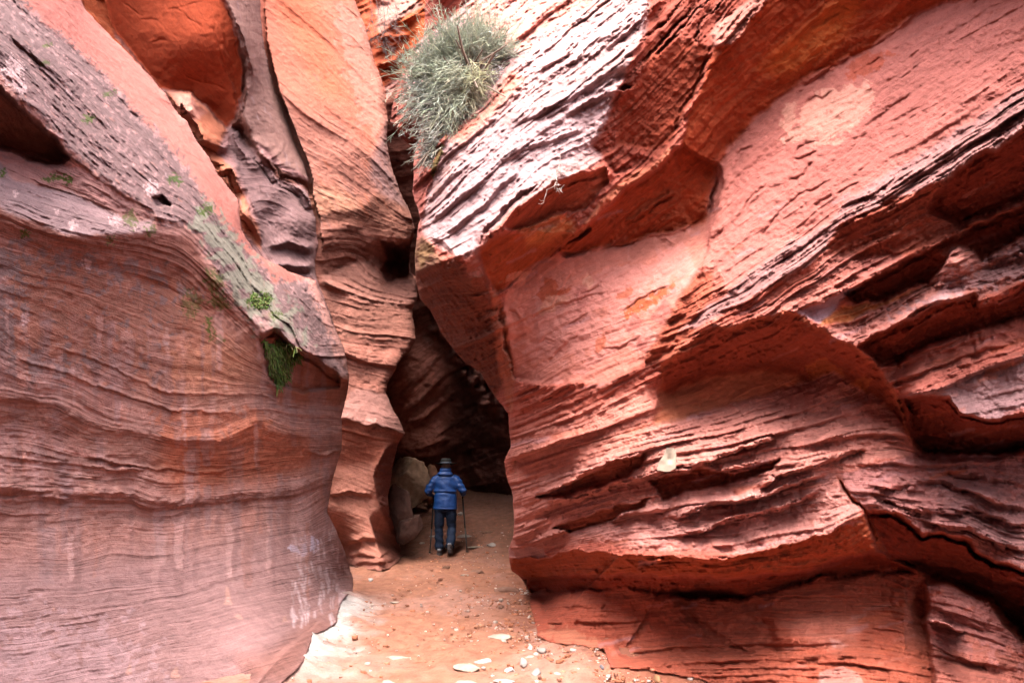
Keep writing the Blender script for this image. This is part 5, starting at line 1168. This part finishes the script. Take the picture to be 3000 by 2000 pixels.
    loft(bm, [((0, .02, 1.69), .1075, .114, (0, 0, 1)), ((0, .02, 1.715), .1055, .111, (0, 0, 1))], 32)
    link_bm('hat_band', bm, plain_mat('hat_band', (.05, .06, .085), .6), hat)
    for s in (-1, 1):
        c, d = wr[s], (wr[s] - el[s]).normalized()
        bm = bmesh.new()
        p = c + d * .05
        loft(bm, [(c - d * .02, .036, .034), (c, .032, .029), (p, .044, .024), (c + d * .088, .042, .022)], 12)
        for q, ln in ((-.028, .9), (-.010, 1.), (.009, .96), (.027, .78)):
            o = c + d * .085 + Vector((0, 0, -q)); side = Vector((-s, 0, 0))
            loft(bm, [(o, .0105, .0105), (o + d * .030 * ln, .0105, .0105), (o + d * .037 * ln + side * .023, .010, .010)], 8)
        link_bm('glove', bm, M_GLOVE, P)
    P.location = base
    tag(P, 'person in blue hooded jacket, dark jeans and dark brimmed hat walking away into the slot', 'person')
    # poles, planted beside the feet, gripped in the hands
    M_POLE = plain_mat('black_pole', (.010, .009, .010), .5, .4)
    M_GRIP = plain_mat('cork_grip', (.06, .05, .045), .8)
    M_STEEL = plain_mat('steel_tip', (.4, .4, .42), .3, .5)
    for s, tipx, ln, lab in ((-1, 1259, 1622, 'black trekking pole in the left hand of the person in blue'), (1, 1369, 1620, 'black trekking pole in the right hand of the person in blue')):
        g = base + wr[s] + (wr[s] - el[s]).normalized() * .105 + Vector((-s * .018, 0, 0))
        tp = at(tipx, ln, ground_depth(tipx, ln)); tp.z -= .02
        top = g + (g - tp).normalized() * .10
        root = bpy.data.objects.new('trekking_pole', None); C.objects.link(root); root.location = tp
        ax = (top - tp); L = ax.length; ax = ax / L
        def seg(name, a, b, r0, r1, m, par=root):
            bm = bmesh.new()
            loft(bm, [(ax * (a * L), r0, r0), (ax * ((a + b) * .5 * L), (r0 + r1) / 2, (r0 + r1) / 2), (ax * (b * L), r1, r1)], 10)
            return link_bm(name, bm, m, par)
        seg('tip', 0, .03, .004, .006, M_STEEL)
        bm = bmesh.new(); loft(bm, [(ax * .05, .012, .012), (ax * .055, .032, .032), (ax * .062, .030, .030), (ax * .068, .010, .010)], 16); link_bm('basket', bm, M_POLE, root)
        seg('lower_shaft', .03, .40, .0125, .0135, M_POLE); seg('lock', .385, .42, .013, .013, M_POLE)
        seg('upper_shaft', .40, .86, .015, .016, M_POLE)
        gr = seg('grip', .85, 1.0, .015, .019, M_GRIP)
        bm = bmesh.new(); loft(bm, [(ax * L, .018, .018), (ax * (L + .018), .022, .022), (ax * (L + .03), .012, .012)], 10); link_bm('knob', bm, M_GRIP, gr)
        bm = bmesh.new(); loft(bm, [(ax * (L - .01) + Vector((0, -.015, 0)), .008, .003), (ax * (L - .06) + Vector((0, -.05, -.02)), .009, .003), (ax * (L - .14) + Vector((0, -.035, -.02)), .009, .003), (ax * (L - .12) + Vector((0, -.01, 0)), .008, .003)], 6); link_bm('strap', bm, M_GLOVE, root)
        tag(root, lab, 'trekking pole', 'trekking poles of the hiker')
    return P

# ------------------------------------------------------------------ stones
def stone_mesh(seed, sx, sy, sz, ang=.5, sub=4, flat=0.0):
    r = random.Random(seed)
    bm = bmesh.new(); bmesh.ops.create_icosphere(bm, subdivisions=sub, radius=1)
    co = np.array([v.co[:] for v in bm.verts])
    for k in range(13):                    # chop with random planes: broken stone faces
        n = np.array([r.gauss(0, 1) for _ in range(3)]); n /= np.linalg.norm(n)
        d = r.uniform(.45, .85) if abs(n[2]) < .8 else r.uniform(.75, .95)
        t = np.clip(co @ n - d, 0, None)
        co = co - t[:, None] * n * (.55 + ang * .45)
    co = co * (1 + .10 * fbm3(co[:, 0] * 1.6 + seed, co[:, 1] * 1.6, co[:, 2] * 1.6, 3, seed)[:, None])
    co = co * (1 + .035 * fbm3(co[:, 0] * 6 + seed, co[:, 1] * 6, co[:, 2] * 9, 3, seed + 3)[:, None])
    co *= np.array([sx, sy, sz])
    for v, c in zip(bm.verts, co): v.co = c
    return bm

_stone_mats = {}
def stone_mat(c):
    if c not in _stone_mats:
        _stone_mats[c] = plain_mat('loose_stone', tuple(.62 * q for q in c), .9, .15, .28, 11, .5)
    return _stone_mats[c]

def ground_stone(x0, y0, x1, y1, col, label, seed, name='stone', cat='stone', rise=.55, depth_k=1.0, group='loose stones on the sand', ang=.5):
    """stone whose picture spans x0..x1, y0..y1 (photo pixels) and that rests on the sand"""
    cx = (x0 + x1) / 2
    D = ground_depth(cx, y1 - (y1 - y0) * .25)
    w = (x1 - x0) / F_PX * D / 2
    h = (y1 - y0) / F_PX * D
    p = at(cx, y1 - (y1 - y0) * .25, D)
    sz = h * rise
    dp = max(w * .55, h * depth_k)
    o = link_bm(name, stone_mesh(seed, w * 1.12, dp, sz, ang, 4 if x1 - x0 > 40 else 3), stone_mat(col))
    o.location = (p.x, p.y + dp * .3, ground_h(np.float64(p.x), np.float64(p.y + dp * .3)) + sz * .28)
    o.rotation_euler = (0, 0, random.Random(seed).uniform(-.25, .25))
    return tag(o, label, cat, group)

# ------------------------------------------------------------------ plants
def twig_mesh(name, lines, mat, cols, parent=None):
    """lines: list of (points Nx3, radius0, radius1); three-sided tapered twigs in one mesh with a tint each"""
    V, Q, Cc = [], [], []
    n = 0
    for (pts, r0, r1), c in zip(lines, cols):
        pts = np.asarray(pts, float); m = len(pts)
        t = np.gradient(pts, axis=0); t /= np.linalg.norm(t, axis=1, keepdims=True) + 1e-9
        ref = np.array([0.3, .9, .2]); u = np.cross(t, ref); u /= np.linalg.norm(u, axis=1, keepdims=True) + 1e-9
        w = np.cross(t, u)
        rr = np.linspace(r0, r1, m)[:, None]
        for k in range(3):
            a = 2 * math.pi * k / 3
            V.append(pts + rr * (u * math.cos(a) + w * math.sin(a)))
        Cc.append(np.tile(c, (3 * m, 1)))
        for i in range(m - 1):
            for k in range(3):
                a, b = n + k * m + i, n + ((k + 1) % 3) * m + i
                Q.append((a, b, b + 1, a + 1))
        n += 3 * m
    o = make_mesh(name, np.concatenate(V), np.array(Q), mat, np.concatenate(Cc))
    if parent: o.parent = parent
    return o

def plant_mat(name, rough=.8):
    m, nt, b = new_mat(name)
    a = nt.nodes.new('ShaderNodeAttribute'); a.attribute_name = 'tint'
    tc = nt.nodes.new('ShaderNodeTexCoord'); n = nt.nodes.new('ShaderNodeTexNoise'); n.inputs['Scale'].default_value = 25
    nt.links.new(tc.outputs['Object'], n.inputs['Vector'])
    mr = nt.nodes.new('ShaderNodeMapRange'); mr.inputs[3].default_value = .7; mr.inputs[4].default_value = 1.3
    nt.links.new(n.outputs['Fac'], mr.inputs[0])
    vm = nt.nodes.new('ShaderNodeVectorMath'); vm.operation = 'SCALE'
    nt.links.new(a.outputs['Color'], vm.inputs[0]); nt.links.new(mr.outputs[0], vm.inputs['Scale'])
    nt.links.new(vm.outputs[0], b.inputs['Base Color'])
    b.inputs['Roughness'].default_value = rough; b.inputs['Specular IOR Level'].default_value = .2
    return m

def shrub(D0):
    """wiry grey-green bush rooted on the edge of the pale slab; D0: depth of the slab under it"""
    rg = np.random.RandomState(5)
    mat = plant_mat('wiry_foliage')
    root = at(1385, 262, D0)
    # clumps: (px, py, dD, reach px, n, mean direction (x, y up), colour)
    G1, G2, G3, G4, G5 = (.23, .26, .205), (.27, .30, .24), (.25, .25, .165), (.28, .26, .285), (.16, .135, .115)
    # clumps: (px, py, dD, reach px, n, mean direction (x, y up), colour)
    clumps = [(1395, 150, .1, 105, 520, (.1, 1), G2), (1335, 165, -.05, 105, 480, (-.5, .8), G1), (1275, 215, -.1, 105, 480, (-1, .25), G1), (1262, 290, -.15, 95, 380, (-1, -.25), (.235, .26, .235)),
              (1440, 165, .15, 90, 360, (.8, .5), G2), (1475, 190, .25, 55, 130, (1, .1), (.29, .30, .275)), (1345, 230, -.3, 85, 330, (-.2, -.1), G1), (1385, 230, -.3, 70, 170, (.1, -.3), G3),
              (1335, 305, -.3, 85, 300, (-.3, -.9), G1), (1390, 300, -.2, 75, 230, (.2, -.8), (.23, .21, .15)), (1300, 360, -.3, 80, 260, (-.35, -.9), (.22, .23, .195)), (1275, 415, -.3, 70, 170, (-.4, -.9), (.21, .21, .19)), (1260, 455, -.3, 50, 90, (-.4, -.9), (.20, .20, .185)),
              (1440, 225, .0, 50, 130, (.5, -.5), G4), (1420, 205, -.1, 45, 90, (.2, -.2), G5), (1360, 270, -.1, 60, 200, (-.2, -.6), G5)]
    E = bpy.data.objects.new('shrub', None); C.objects.link(E); E.location = root
    m = D0 / F_PX
    cp, sp = math.cos(PITCH), math.sin(PITCH)
    upv = np.array([0, -sp, cp]); fw = np.array([0, cp, sp]); rt = np.array([1., 0, 0])
    lines, cols, stems, scols = [], [], [], []
    R0 = np.array(root)
    for cx, cy, dd, reach, n, (dx, dy), col in clumps:
        c = np.array(at(cx, cy, D0 + dd)) - R0
        # branch from the root to the clump
        for k in range(5):
            e = c + rg.normal(0, .16, 3); mid = e * .5 + rg.normal(0, .05, 3) + np.array([0, 0, .05])
            stems.append((np.array([rg.normal(0, .03, 3), mid, e]), .022, .007)); scols.append((.11, .08, .065))
        for k in range(int(n * 1.05)):
            o = c + rg.normal(0, .42, 3) * reach * m * np.array([.62, .55, .62])
            a = rg.normal(0, .75)
            d2 = np.array([dx, dy]) / math.hypot(dx, dy)
            d2 = np.array([d2[0] * math.cos(a) - d2[1] * math.sin(a), d2[0] * math.sin(a) + d2[1] * math.cos(a)])
            d = rt * d2[0] + upv * d2[1] + fw * rg.normal(-.35, .55)
            d /= np.linalg.norm(d)
            ln = reach * m * rg.uniform(.3, .85) * (1.4 if rg.rand() < .2 else 1)
            bend = rg.normal(0, .14, 3) + np.array([0, 0, -.10 if dy < 0 else .06])
            t = np.linspace(0, 1, 4)[:, None]
            pts = o + d * ln * t + bend * ln * t ** 2
            sh = rg.uniform(.62, 1.25)
            cc = np.clip(np.array(col) * sh * np.array([rg.uniform(.92, 1.1), 1, rg.uniform(.85, 1.1)]), .02, .7)
            lines.append((pts, .0034, .0013)); cols.append(cc)
            for q in range(5):
                f = rg.uniform(.2, .95); i = min(2, int(f * 3)); b0 = pts[i] + (pts[i + 1] - pts[i]) * (f * 3 - i)
                dd2 = d * .9 + rg.normal(0, .55, 3); dd2 /= np.linalg.norm(dd2)
                l2 = ln * rg.uniform(.10, .30)
                lines.append((np.array([b0, b0 + dd2 * l2]),   .0030, .0013)); cols.append(np.clip(cc * rg.uniform(.8, 1.25), .02, .75))
    # long bare whips at the lower left
    for x0, y0, x1, y1 in ((1300, 350, 1190, 380), (1290, 420, 1215, 455), (1310, 400, 1210, 425), (1300, 430, 1240, 480), (1290, 330, 1185, 330), (1300, 300, 1178, 280), (1310, 440, 1290, 470), (1300, 380, 1222, 402)):
        a = np.array(at(x0, y0, D0 - .3)) - R0; b = np.array(at(x1, y1, D0 - .5)) - R0
        mid = (a + b) / 2 + np.array([0, 0, -.05])
        lines.append((np.array([a, mid, b]), .006, .003)); cols.append((.2, .19, .175))
        for q in range(14):
            f = rg.uniform(.2, 1); b0 = a + (b - a) * f + np.array([0, 0, -.2 * f * (1 - f)]); d = (b - a) / np.linalg.norm(b - a) + rg.normal(0, .6, 3)
            lines.append((np.array([b0, b0 + d * .06]), .0035, .0018)); cols.append((.18, .185, .155))
    twig_mesh('foliage', lines, mat, np.array(cols), E)
    twig_mesh('branches', stems, plant_mat('shrub_bark'), np.array(scols), E)
    return tag(E, 'big wiry grey-green shrub hanging off the edge of the pale upper slab', 'shrub')

def dead_twigs(name, spec, D0, seed, col, label, cat, thick=.006, side=.12, per=26):
    rg = np.random.RandomState(seed)
    o0 = np.array(at(spec[0][0][0], spec[0][0][1], D0))
    lines, cols = [], []
    for P in spec:
        pts = np.array([np.array(at(x, y, D0 + rg.uniform(-.15, .05))) for x, y in P]) - o0
        lines.append((pts, thick, thick * .6)); cols.append(np.array(col) * rg.uniform(.8, 1.15))
        tot = len(pts) - 1
        for k in range(per):
            f = rg.uniform(.1, .999) * tot; i = int(f); b = pts[i] + (pts[i + 1] - pts[i]) * (f - i)
            d = (pts[i + 1] - pts[i]); d = d / np.linalg.norm(d) + rg.normal(0, .8, 3); d /= np.linalg.norm(d)
            l = side * rg.uniform(.4, 1.3)
            lines.append((np.array([b, b + d * l * .5 + rg.normal(0, .01, 3), b + d * l]), thick * .6, thick * .35)); cols.append(np.array(col) * rg.uniform(.75, 1.2))
    o = twig_mesh(name, lines, plant_mat(name + '_bark'), np.array(cols))
    o.location = o0
    return tag(o, label, cat)

def moss(layer, pts, n, ln, seed, label, hang=.6, cols=((.07, .13, .025), (.11, .17, .04), (.05, .085, .025), (.12, .11, .05))):
    """clump of small leaves growing out of the rock inside an outline given in photo pixels"""
    rg = np.random.RandomState(seed)
    xs = [p[0] for p in pts]; ys = [p[1] for p in pts]
    lines, col = [], []
    o0 = np.array(layer.point(sum(xs) / len(xs), sum(ys) / len(ys)))
    k = 0
    while k < n:
        x = rg.uniform(min(xs), max(xs)); y = rg.uniform(min(ys), max(ys))
        d = poly_sdf(pts, np.array([x]), np.array([y]))[0]
        if d > 0 or rg.rand() > min(1, .25 - d / 14): continue
        b = np.array(layer.point(x, y)) - o0
        dr = np.array([rg.normal(.4, .5), rg.normal(-.7, .4), rg.normal(.3 - hang, .5)]); dr /= np.linalg.norm(dr)
        l = ln * rg.uniform(.5, 1.4)
        lines.append((np.array([b - dr * .02, b + dr * l * .5, b + dr * l + np.array([0, 0, -hang * l * .5])]), .0075, .003)); col.append(np.array(cols[rg.randint(len(cols))]) * rg.uniform(.7, 1.3))
        k += 1
    o = twig_mesh('moss_clump', lines, plant_mat('moss_green'), np.array(col)); o.location = o0
    return tag(o, label, 'moss')
# ------------------------------------------------------------------ sand floor
def sand_mat():
    m, nt, b = new_mat('canyon_sand')
    N = nt.nodes.new; L = nt.links.new
    at_ = N('ShaderNodeAttribute'); at_.attribute_name = 'tint'
    tc = N('ShaderNodeTexCoord')
    n1 = N('ShaderNodeTexNoise'); n1.inputs['Scale'].default_value = 7; n1.inputs['Detail'].default_value = 8; n1.inputs['Roughness'].default_value = .65
    n2 = N('ShaderNodeTexNoise'); n2.inputs['Scale'].default_value = 60; n2.inputs['Detail'].default_value = 4
    L(tc.outputs['Object'], n1.inputs['Vector']); L(tc.outputs['Object'], n2.inputs['Vector'])
    mr = N('ShaderNodeMapRange'); mr.inputs[1].default_value = .32; mr.inputs[2].default_value = .68; mr.inputs[3].default_value = .78; mr.inputs[4].default_value = 1.14
    L(n1.outputs['Fac'], mr.inputs[0])
    mr2 = N('ShaderNodeMapRange'); mr2.inputs[1].default_value = .3; mr2.inputs[2].default_value = .7; mr2.inputs[3].default_value = .85; mr2.inputs[4].default_value = 1.1
    L(n2.outputs['Fac'], mr2.inputs[0])
    mu = N('ShaderNodeMath'); mu.operation = 'MULTIPLY'; L(mr.outputs[0], mu.inputs[0]); L(mr2.outputs[0], mu.inputs[1])
    vm = N('ShaderNodeVectorMath'); vm.operation = 'SCALE'; L(at_.outputs['Color'], vm.inputs[0]); L(mu.outputs[0], vm.inputs['Scale'])
    L(vm.outputs[0], b.inputs['Base Color'])
    b.inputs['Roughness'].default_value = .95; b.inputs['Specular IOR Level'].default_value = .12
    bp = N('ShaderNodeBump'); bp.inputs['Strength'].default_value = .5; bp.inputs['Distance'].default_value = .02
    L(mu.outputs[0], bp.inputs['Height']); L(bp.outputs[0], b.inputs['Normal'])
    return m

def sand_floor():
    def axis(lo, hi, st, far):
        a = np.arange(lo, hi + 1e-6, st)
        g = st * 1.35 ** np.arange(1, 30)
        c = np.cumsum(g); c = c[c < far]
        return np.concatenate([lo - c[::-1], a, hi + c])
    xs = axis(-3.2, 2.6, .025, 400); ys = axis(3.5, 18.0, .03, 400)
    X, Y = np.meshgrid(xs, ys)
    Z = ground_h(X, Y)
    near = np.exp(-(np.maximum(0, np.abs(X) - 4) / 4) ** 2) * np.exp(-(np.maximum(0, np.abs(Y - 9) - 11) / 4) ** 2)
    bump = .026 * fbm2(X * 3.2, Y * 2.4, 4, 200, .55) + .008 * np.abs(noise2(X * 7, Y * 5.5, 230))
    foot = noise2(X * 4.2 + 2 * noise2(X, Y, 4), Y * 3.0, 240)
    bump = bump - .032 * sstep(.35, .7, foot)
    Z = Z + near * bump - (1 - near) * 1.2 * 0
    col = np.zeros(X.shape + (3,)); col[:] = (.37, .17, .115)
    pn = fbm2(X * .9, Y * .6, 4, 250)
    col += (np.array((.43, .23, .185)) - col) * sstep(-.1, .5, pn)[..., None] * .8
    # redder fallen grit along the right wall
    rg = sstep(.35, 1.0, X + .25 * pn - .1 * (Y - 6) * 0 + np.where(Y > 7.5, .55, -.1)) * sstep(4, 5, Y)
    col += (np.array((.32, .11, .07)) - col) * (rg * .8)[..., None]
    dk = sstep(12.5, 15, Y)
    col += (np.array((.20, .095, .068)) - col) * (dk * .8)[..., None]  # cave floor darkens with depth, shade put into the sand colour
    # white salt crust along the foot of the left wall
    sx = X + 1.72 + .055 * (Y - 6.5)
    sl = (1 - sstep(.0, .55, sx + .20 * fbm2(X * 2.4, Y * 2.0, 4, 260))) * sstep(5.2, 6.4, Y) * (1 - sstep(8.4, 9.4, Y))
    col += (np.array((.56, .54, .535)) - col) * np.clip(sl * 1.0, 0, 1)[..., None]
    st = fbm2(X * 9, Y * 6, 3, 280)
    col *= (1 + .16 * st * near)[..., None]
    sp2 = (noise2(X * 30, Y * 24, 290) > .68) * near
    col += (np.array((.20, .085, .05)) - col) * (sp2 * .7)[..., None]
    speck = (noise2(X * 16, Y * 12, 270) > .62) * near
    col += (np.array((.25, .09, .045)) - col) * (speck * .6)[..., None]
    V = np.stack([X, Y, Z], -1).reshape(-1, 3)
    idx = np.arange(X.size).reshape(X.shape)
    q = np.stack([idx[:-1, :-1], idx[:-1, 1:], idx[1:, 1:], idx[1:, :-1]], -1).reshape(-1, 4)
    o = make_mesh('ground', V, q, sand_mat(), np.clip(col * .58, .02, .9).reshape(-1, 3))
    o['kind'] = 'structure'
    return o

def wall_tag(o, label):
    o['label'] = label; o['category'] = 'rock wall'; o['kind'] = 'structure'

sand_floor()
wall_tag(left_wall(), 'banded left canyon wall with grey lichen slope on top and mossy streaks')
wall_tag(right_wall(), 'huge red right canyon wall of slanting ledges, overhangs and pink faces')
wall_tag(alcove(), 'dark red overhanging alcove with orange folded rock above the left wall')
wall_tag(middle_wall(), 'tall orange wall in the middle with wavy banded ledges at its foot')
wall_tag(inner_wall(), 'shadowy inner wall of the narrow slot behind the hiker')
wall_tag(far_wall(), 'bright orange rock face far up the slot beside the bush')
# ------------------------------------------------------------------ placing
A_, F_, D_ = LAYERS['left_wall'], LAYERS['right_wall'], LAYERS['far_wall']
hiker(1302, 1626)
shrub(F_.depth(1400, 255) - .15)
dead_twigs('dead_shrub', [[(1085, -10), (1090, 60), (1105, 110), (1125, 150)], [(1100, -10), (1110, 40), (1130, 90), (1160, 125)], [(1120, -10), (1128, 60), (1122, 120), (1135, 175)], [(1140, -10), (1135, 40), (1150, 80), (1175, 95)], [(1095, 20), (1080, 80), (1088, 120)], [(1110, 70), (1130, 130), (1155, 150)], [(1150, -10), (1165, 30), (1160, 70)]],
           D_.depth(1120, 60) - .6, 3, (.12, .10, .10), 'bare grey dead twigs hanging in front of the far orange rock', 'dead shrub', .008, .35, 30)
dead_twigs('dry_weed', [[(1642, 452), (1640, 478), (1634, 500), (1626, 512), (1632, 530), (1624, 545), (1604, 556), (1596, 578), (1592, 596)], [(1634, 500), (1645, 508), (1655, 500)], [(1632, 530), (1630, 548), (1634, 556)]],
           min(F_.depth(1630, 500), F_.depth(1600, 570)) - .12, 8, (.34, .30, .28), 'thin pale dry stems dangling over the lip of the pale slab', 'dry plant', .0045, .06, 16)
moss(A_, Z4((1205, -5), (1240, 5), (1300, -10), (1370, 30), (1375, 80), (1330, 110), (1310, 180), (1270, 215), (1240, 150), (1235, 90)), 1100, .07, 4, 'bright green moss hanging in the dark notch of the left wall', .8)
moss(A_, Z1((1148, 1370), (1165, 1345), (1200, 1385), (1215, 1345), (1240, 1365), (1225, 1420), (1170, 1415)), 420, .04, 6, 'small bright green moss patch on the grey slope above the notch', .2)
# boulders in the mouth of the slot
def boulder(x0, y0, x1, y1, D, col, seed, label, ang=.6, dk=.8, tilt=0, name='boulder'):
    p = at((x0 + x1) / 2, (y0 + y1) / 2, D + .2)
    w = (x1 - x0) / F_PX * D / 2 * 1.12; h = (y1 - y0) / F_PX * D / 2 * 1.12
    o = link_bm(name, stone_mesh(seed, w, w * dk, h, ang, 5), stone_mat(col))
    o.location = p; o.rotation_euler = (0, tilt, 0)
    return tag(o, label, 'boulder')
boulder(1126, 1334, 1258, 1500, 16.3, (.62, .43, .30), 31, 'large tan boulder half hidden behind the dark ledge, left of the hiker', .8)
boulder(1235, 1365, 1300, 1480, 17.0, (.34, .17, .11), 35, 'reddish boulder behind the hiker, right beside the tan one')
boulder(1132, 1422, 1215, 1560, 13.3, (.11, .06, .05), 44, 'dark brown boulder leaning at the foot of the middle wall', .5, .9, -.25)
boulder(1150, 1500, 1236, 1592, 13.2, (.11, .06, .05), 47, 'low dark slab of rock wedged under the leaning brown boulder', .6, .8, .5)
# stone on the ledge of the right wall
dl = F_.depth(1945, 1372)
bm = bmesh.new()
prof = [(-.52, -.46), (-.46, -.16), (-.16, .16), (.02, .50), (.40, .48), (.50, .12), (.44, -.36), (.16, -.48), (-.2, -.5)]
fr = [bm.verts.new((x * .135, -.035, z * .165)) for x, z in prof]
bk = [bm.verts.new((x * .105 + .01, .05, z * .13)) for x, z in prof]
bm.faces.new(fr); bm.faces.new(bk[::-1])
for k in range(len(prof)):
    bm.faces.new((fr[k], bk[k], bk[(k + 1) % len(prof)], fr[(k + 1) % len(prof)]))
bmesh.ops.triangulate(bm, faces=bm.faces[:])
bmesh.ops.subdivide_edges(bm, edges=bm.edges[:], cuts=3, use_grid_fill=True)
for v in bm.verts:
    c = v.co
    d = math.exp(-(((c.x - .022) / .022) ** 2 + ((c.z - .012) / .03) ** 2))
    if c.y < 0: v.co.y += .028 * d
    n = noise3(np.array([c.x * 22]), np.array([c.y * 22]), np.array([c.z * 22]), 5)[0]
    v.co += Vector((c.x, c.y, c.z)).normalized() * n * .007
o = link_bm('stone', bm, stone_mat((.40, .35, .29)), None, False)
o.location = at(1951, 1345, dl - .12)
tag(o, 'pale angular stone standing on a ledge of the right wall', 'stone')
PALE_S, WHITE_S, RED_S, GREY_S, BROWN_S = (.38, .33, .28), (.44, .42, .41), (.27, .15, .115), (.29, .26, .25), (.20, .11, .08)
def zs(*q): return (900 + q[0] * .6378, 1000 + q[1] * .6378, 900 + q[2] * .6378, 1000 + q[3] * .6378)
for q, c, lab, sd, fl in (
    ((868, 1118, 986, 1164), RED_S, 'flat reddish stone beside the foot of the right wall', 1, .45),
    ((828, 1336, 948, 1380), PALE_S, 'long pale greenish stone half buried by the undercut right wall', 2, .4),
    ((672, 1474, 806, 1520), PALE_S, 'larger of two overlapping pale slabs in the foreground sand', 3, .4),
    ((764, 1448, 854, 1490), WHITE_S, 'whiter of the two overlapping slabs in the foreground sand', 4, .4),
    ((345, 1436, 486, 1464), PALE_S, 'flush pale slab sunk in the sand near the white crust', 5, .22),
    ((904, 1494, 958, 1522), WHITE_S, 'small white rounded stone right of the overlapping slabs', 6, .5),
    ((1026, 1502, 1082, 1542), GREY_S, 'grey tilted stone nearest the right wall in the foreground', 7, .55),
    ((974, 1458, 1012, 1502), WHITE_S, 'narrow white stone standing between small pebbles', 8, .6),
    ((998, 1434, 1054, 1458), PALE_S, 'thin pale stone just behind the narrow white one', 9, .35),
    ((1054, 1404, 1108, 1432), GREY_S, 'grey stone with dark shaded side below the right wall', 10, .5),
    ((1010, 1394, 1038, 1422), WHITE_S, 'tiny white stone next to the grey shaded one', 11, .55),
    ((336, 1550, 402, 1580), PALE_S, 'pale stone cut by the bottom edge of the picture at left', 12, .35),
    ((655, 1548, 792, 1582), PALE_S, 'broad pale slab cut by the bottom edge in the middle', 13, .25),
    ((850, 1544, 952, 1576), WHITE_S, 'white slab at the bottom edge right of the broad pale one', 14, .3),
    ((1346, 1488, 1366, 1512), (.20, .19, .22), 'small dark bluish stone at the foot of the right wall', 15, .6),
    ((622, 1028, 657, 1046), BROWN_S, 'small brown stone on the path in front of the hiker', 16, .55),
    ((700, 1062, 748, 1080), PALE_S, 'flat pale stone on the path, right of the small brown one', 17, .3),
    ((278, 1084, 302, 1101), WHITE_S, 'small white stone by the foot of the middle wall', 18, .5),
    ((378, 1188, 424, 1203), PALE_S, 'thin pale stone lying alone on the open sand', 19, .3),
    ((752, 1036, 818, 1072), RED_S, 'low reddish rock on the path below the right pole', 20, .35),
    ((690, 784, 714, 800), WHITE_S, 'white stone on the sand slope behind the right pole', 21, .6),
    ((738, 934, 814, 950), PALE_S, 'long pale flat stone right of the right pole tip', 22, .3),
    ((818, 922, 872, 948), GREY_S, 'grey rock at the end of the long pale flat stone', 23, .5),
    ((508, 918, 542, 932), PALE_S, 'small pale flat stone left of the left pole', 24, .4),
    ((798, 862, 856, 886), BROWN_S, 'dark brown rock in the shade of the slot mouth', 25, .5),
    ((878, 1210, 906, 1228), BROWN_S, 'small brown stone at the edge of the red grit', 26, .5),
    ((560, 885, 600, 900), GREY_S, 'grey flat stone between the left pole and the hiker', 27, .35),
    ((690, 880, 760, 906), GREY_S, 'grey flat rock behind the lower right pole', 28, .35)):
    ground_stone(*zs(*q), c, lab, sd, rise=fl, ang=.7)
ground_stone(1918, 1976, 1942, 2000, (.36, .20, .11), 'small orange-brown stone at the bottom edge by the right wall', 33)
# fine gravel on the floor, thickest under the right wall
def gravel():
    rg = np.random.RandomState(2)
    V, Q, cc = [], [], []
    cube = np.array([(-1, -1, -1), (1, -1, -1), (1, 1, -1), (-1, 1, -1), (-1, -1, 1), (1, -1, 1), (1, 1, 1), (-1, 1, 1)], float)
    fq = np.array([(0, 3, 2, 1), (4, 5, 6, 7), (0, 1, 5, 4), (1, 2, 6, 5), (2, 3, 7, 6), (3, 0, 4, 7)])
    pal = np.array([(.30, .12, .07), (.40, .20, .13), (.50, .42, .38), (.22, .10, .07), (.36, .28, .26)])
    n = 0
    for k in range(4200):
        if k < 2200: x = rg.uniform(-1.7, 1.8); y = rg.uniform(4.6, 16)
        else: y = rg.uniform(4.8, 10); x = (.75 if y < 7 else .35) - abs(rg.normal(0, .45)) + max(0, (6.2 - y)) * .7
        s = min(.022, rg.gamma(1.2, .0035) + .002)
        r = cube * (1 + rg.uniform(-.35, .35, (8, 3))) * s * np.array([1, 1, .7]) * rg.uniform(.7, 1.3, 3)
        a = rg.uniform(0, 6.28); ca, sa = math.cos(a), math.sin(a)
        r = np.stack([r[:, 0] * ca - r[:, 1] * sa, r[:, 0] * sa + r[:, 1] * ca, r[:, 2]], 1)
        V.append(r + np.array([x, y, float(ground_h(np.float64(x), np.float64(y))) + s * .3])); Q.append(fq + n); n += 8
        cc.append(np.tile(pal[rg.choice(5, p=[.4, .25, .1, .15, .1])] * rg.uniform(.8, 1.2), (8, 1)))
    o = make_mesh('gravel', np.concatenate(V), np.concatenate(Q), M_ROCK, np.concatenate(cc), None, smooth=False)
    tag(o, 'fine red and pale gravel scattered over the sand', 'gravel', None, 'stuff')
gravel()
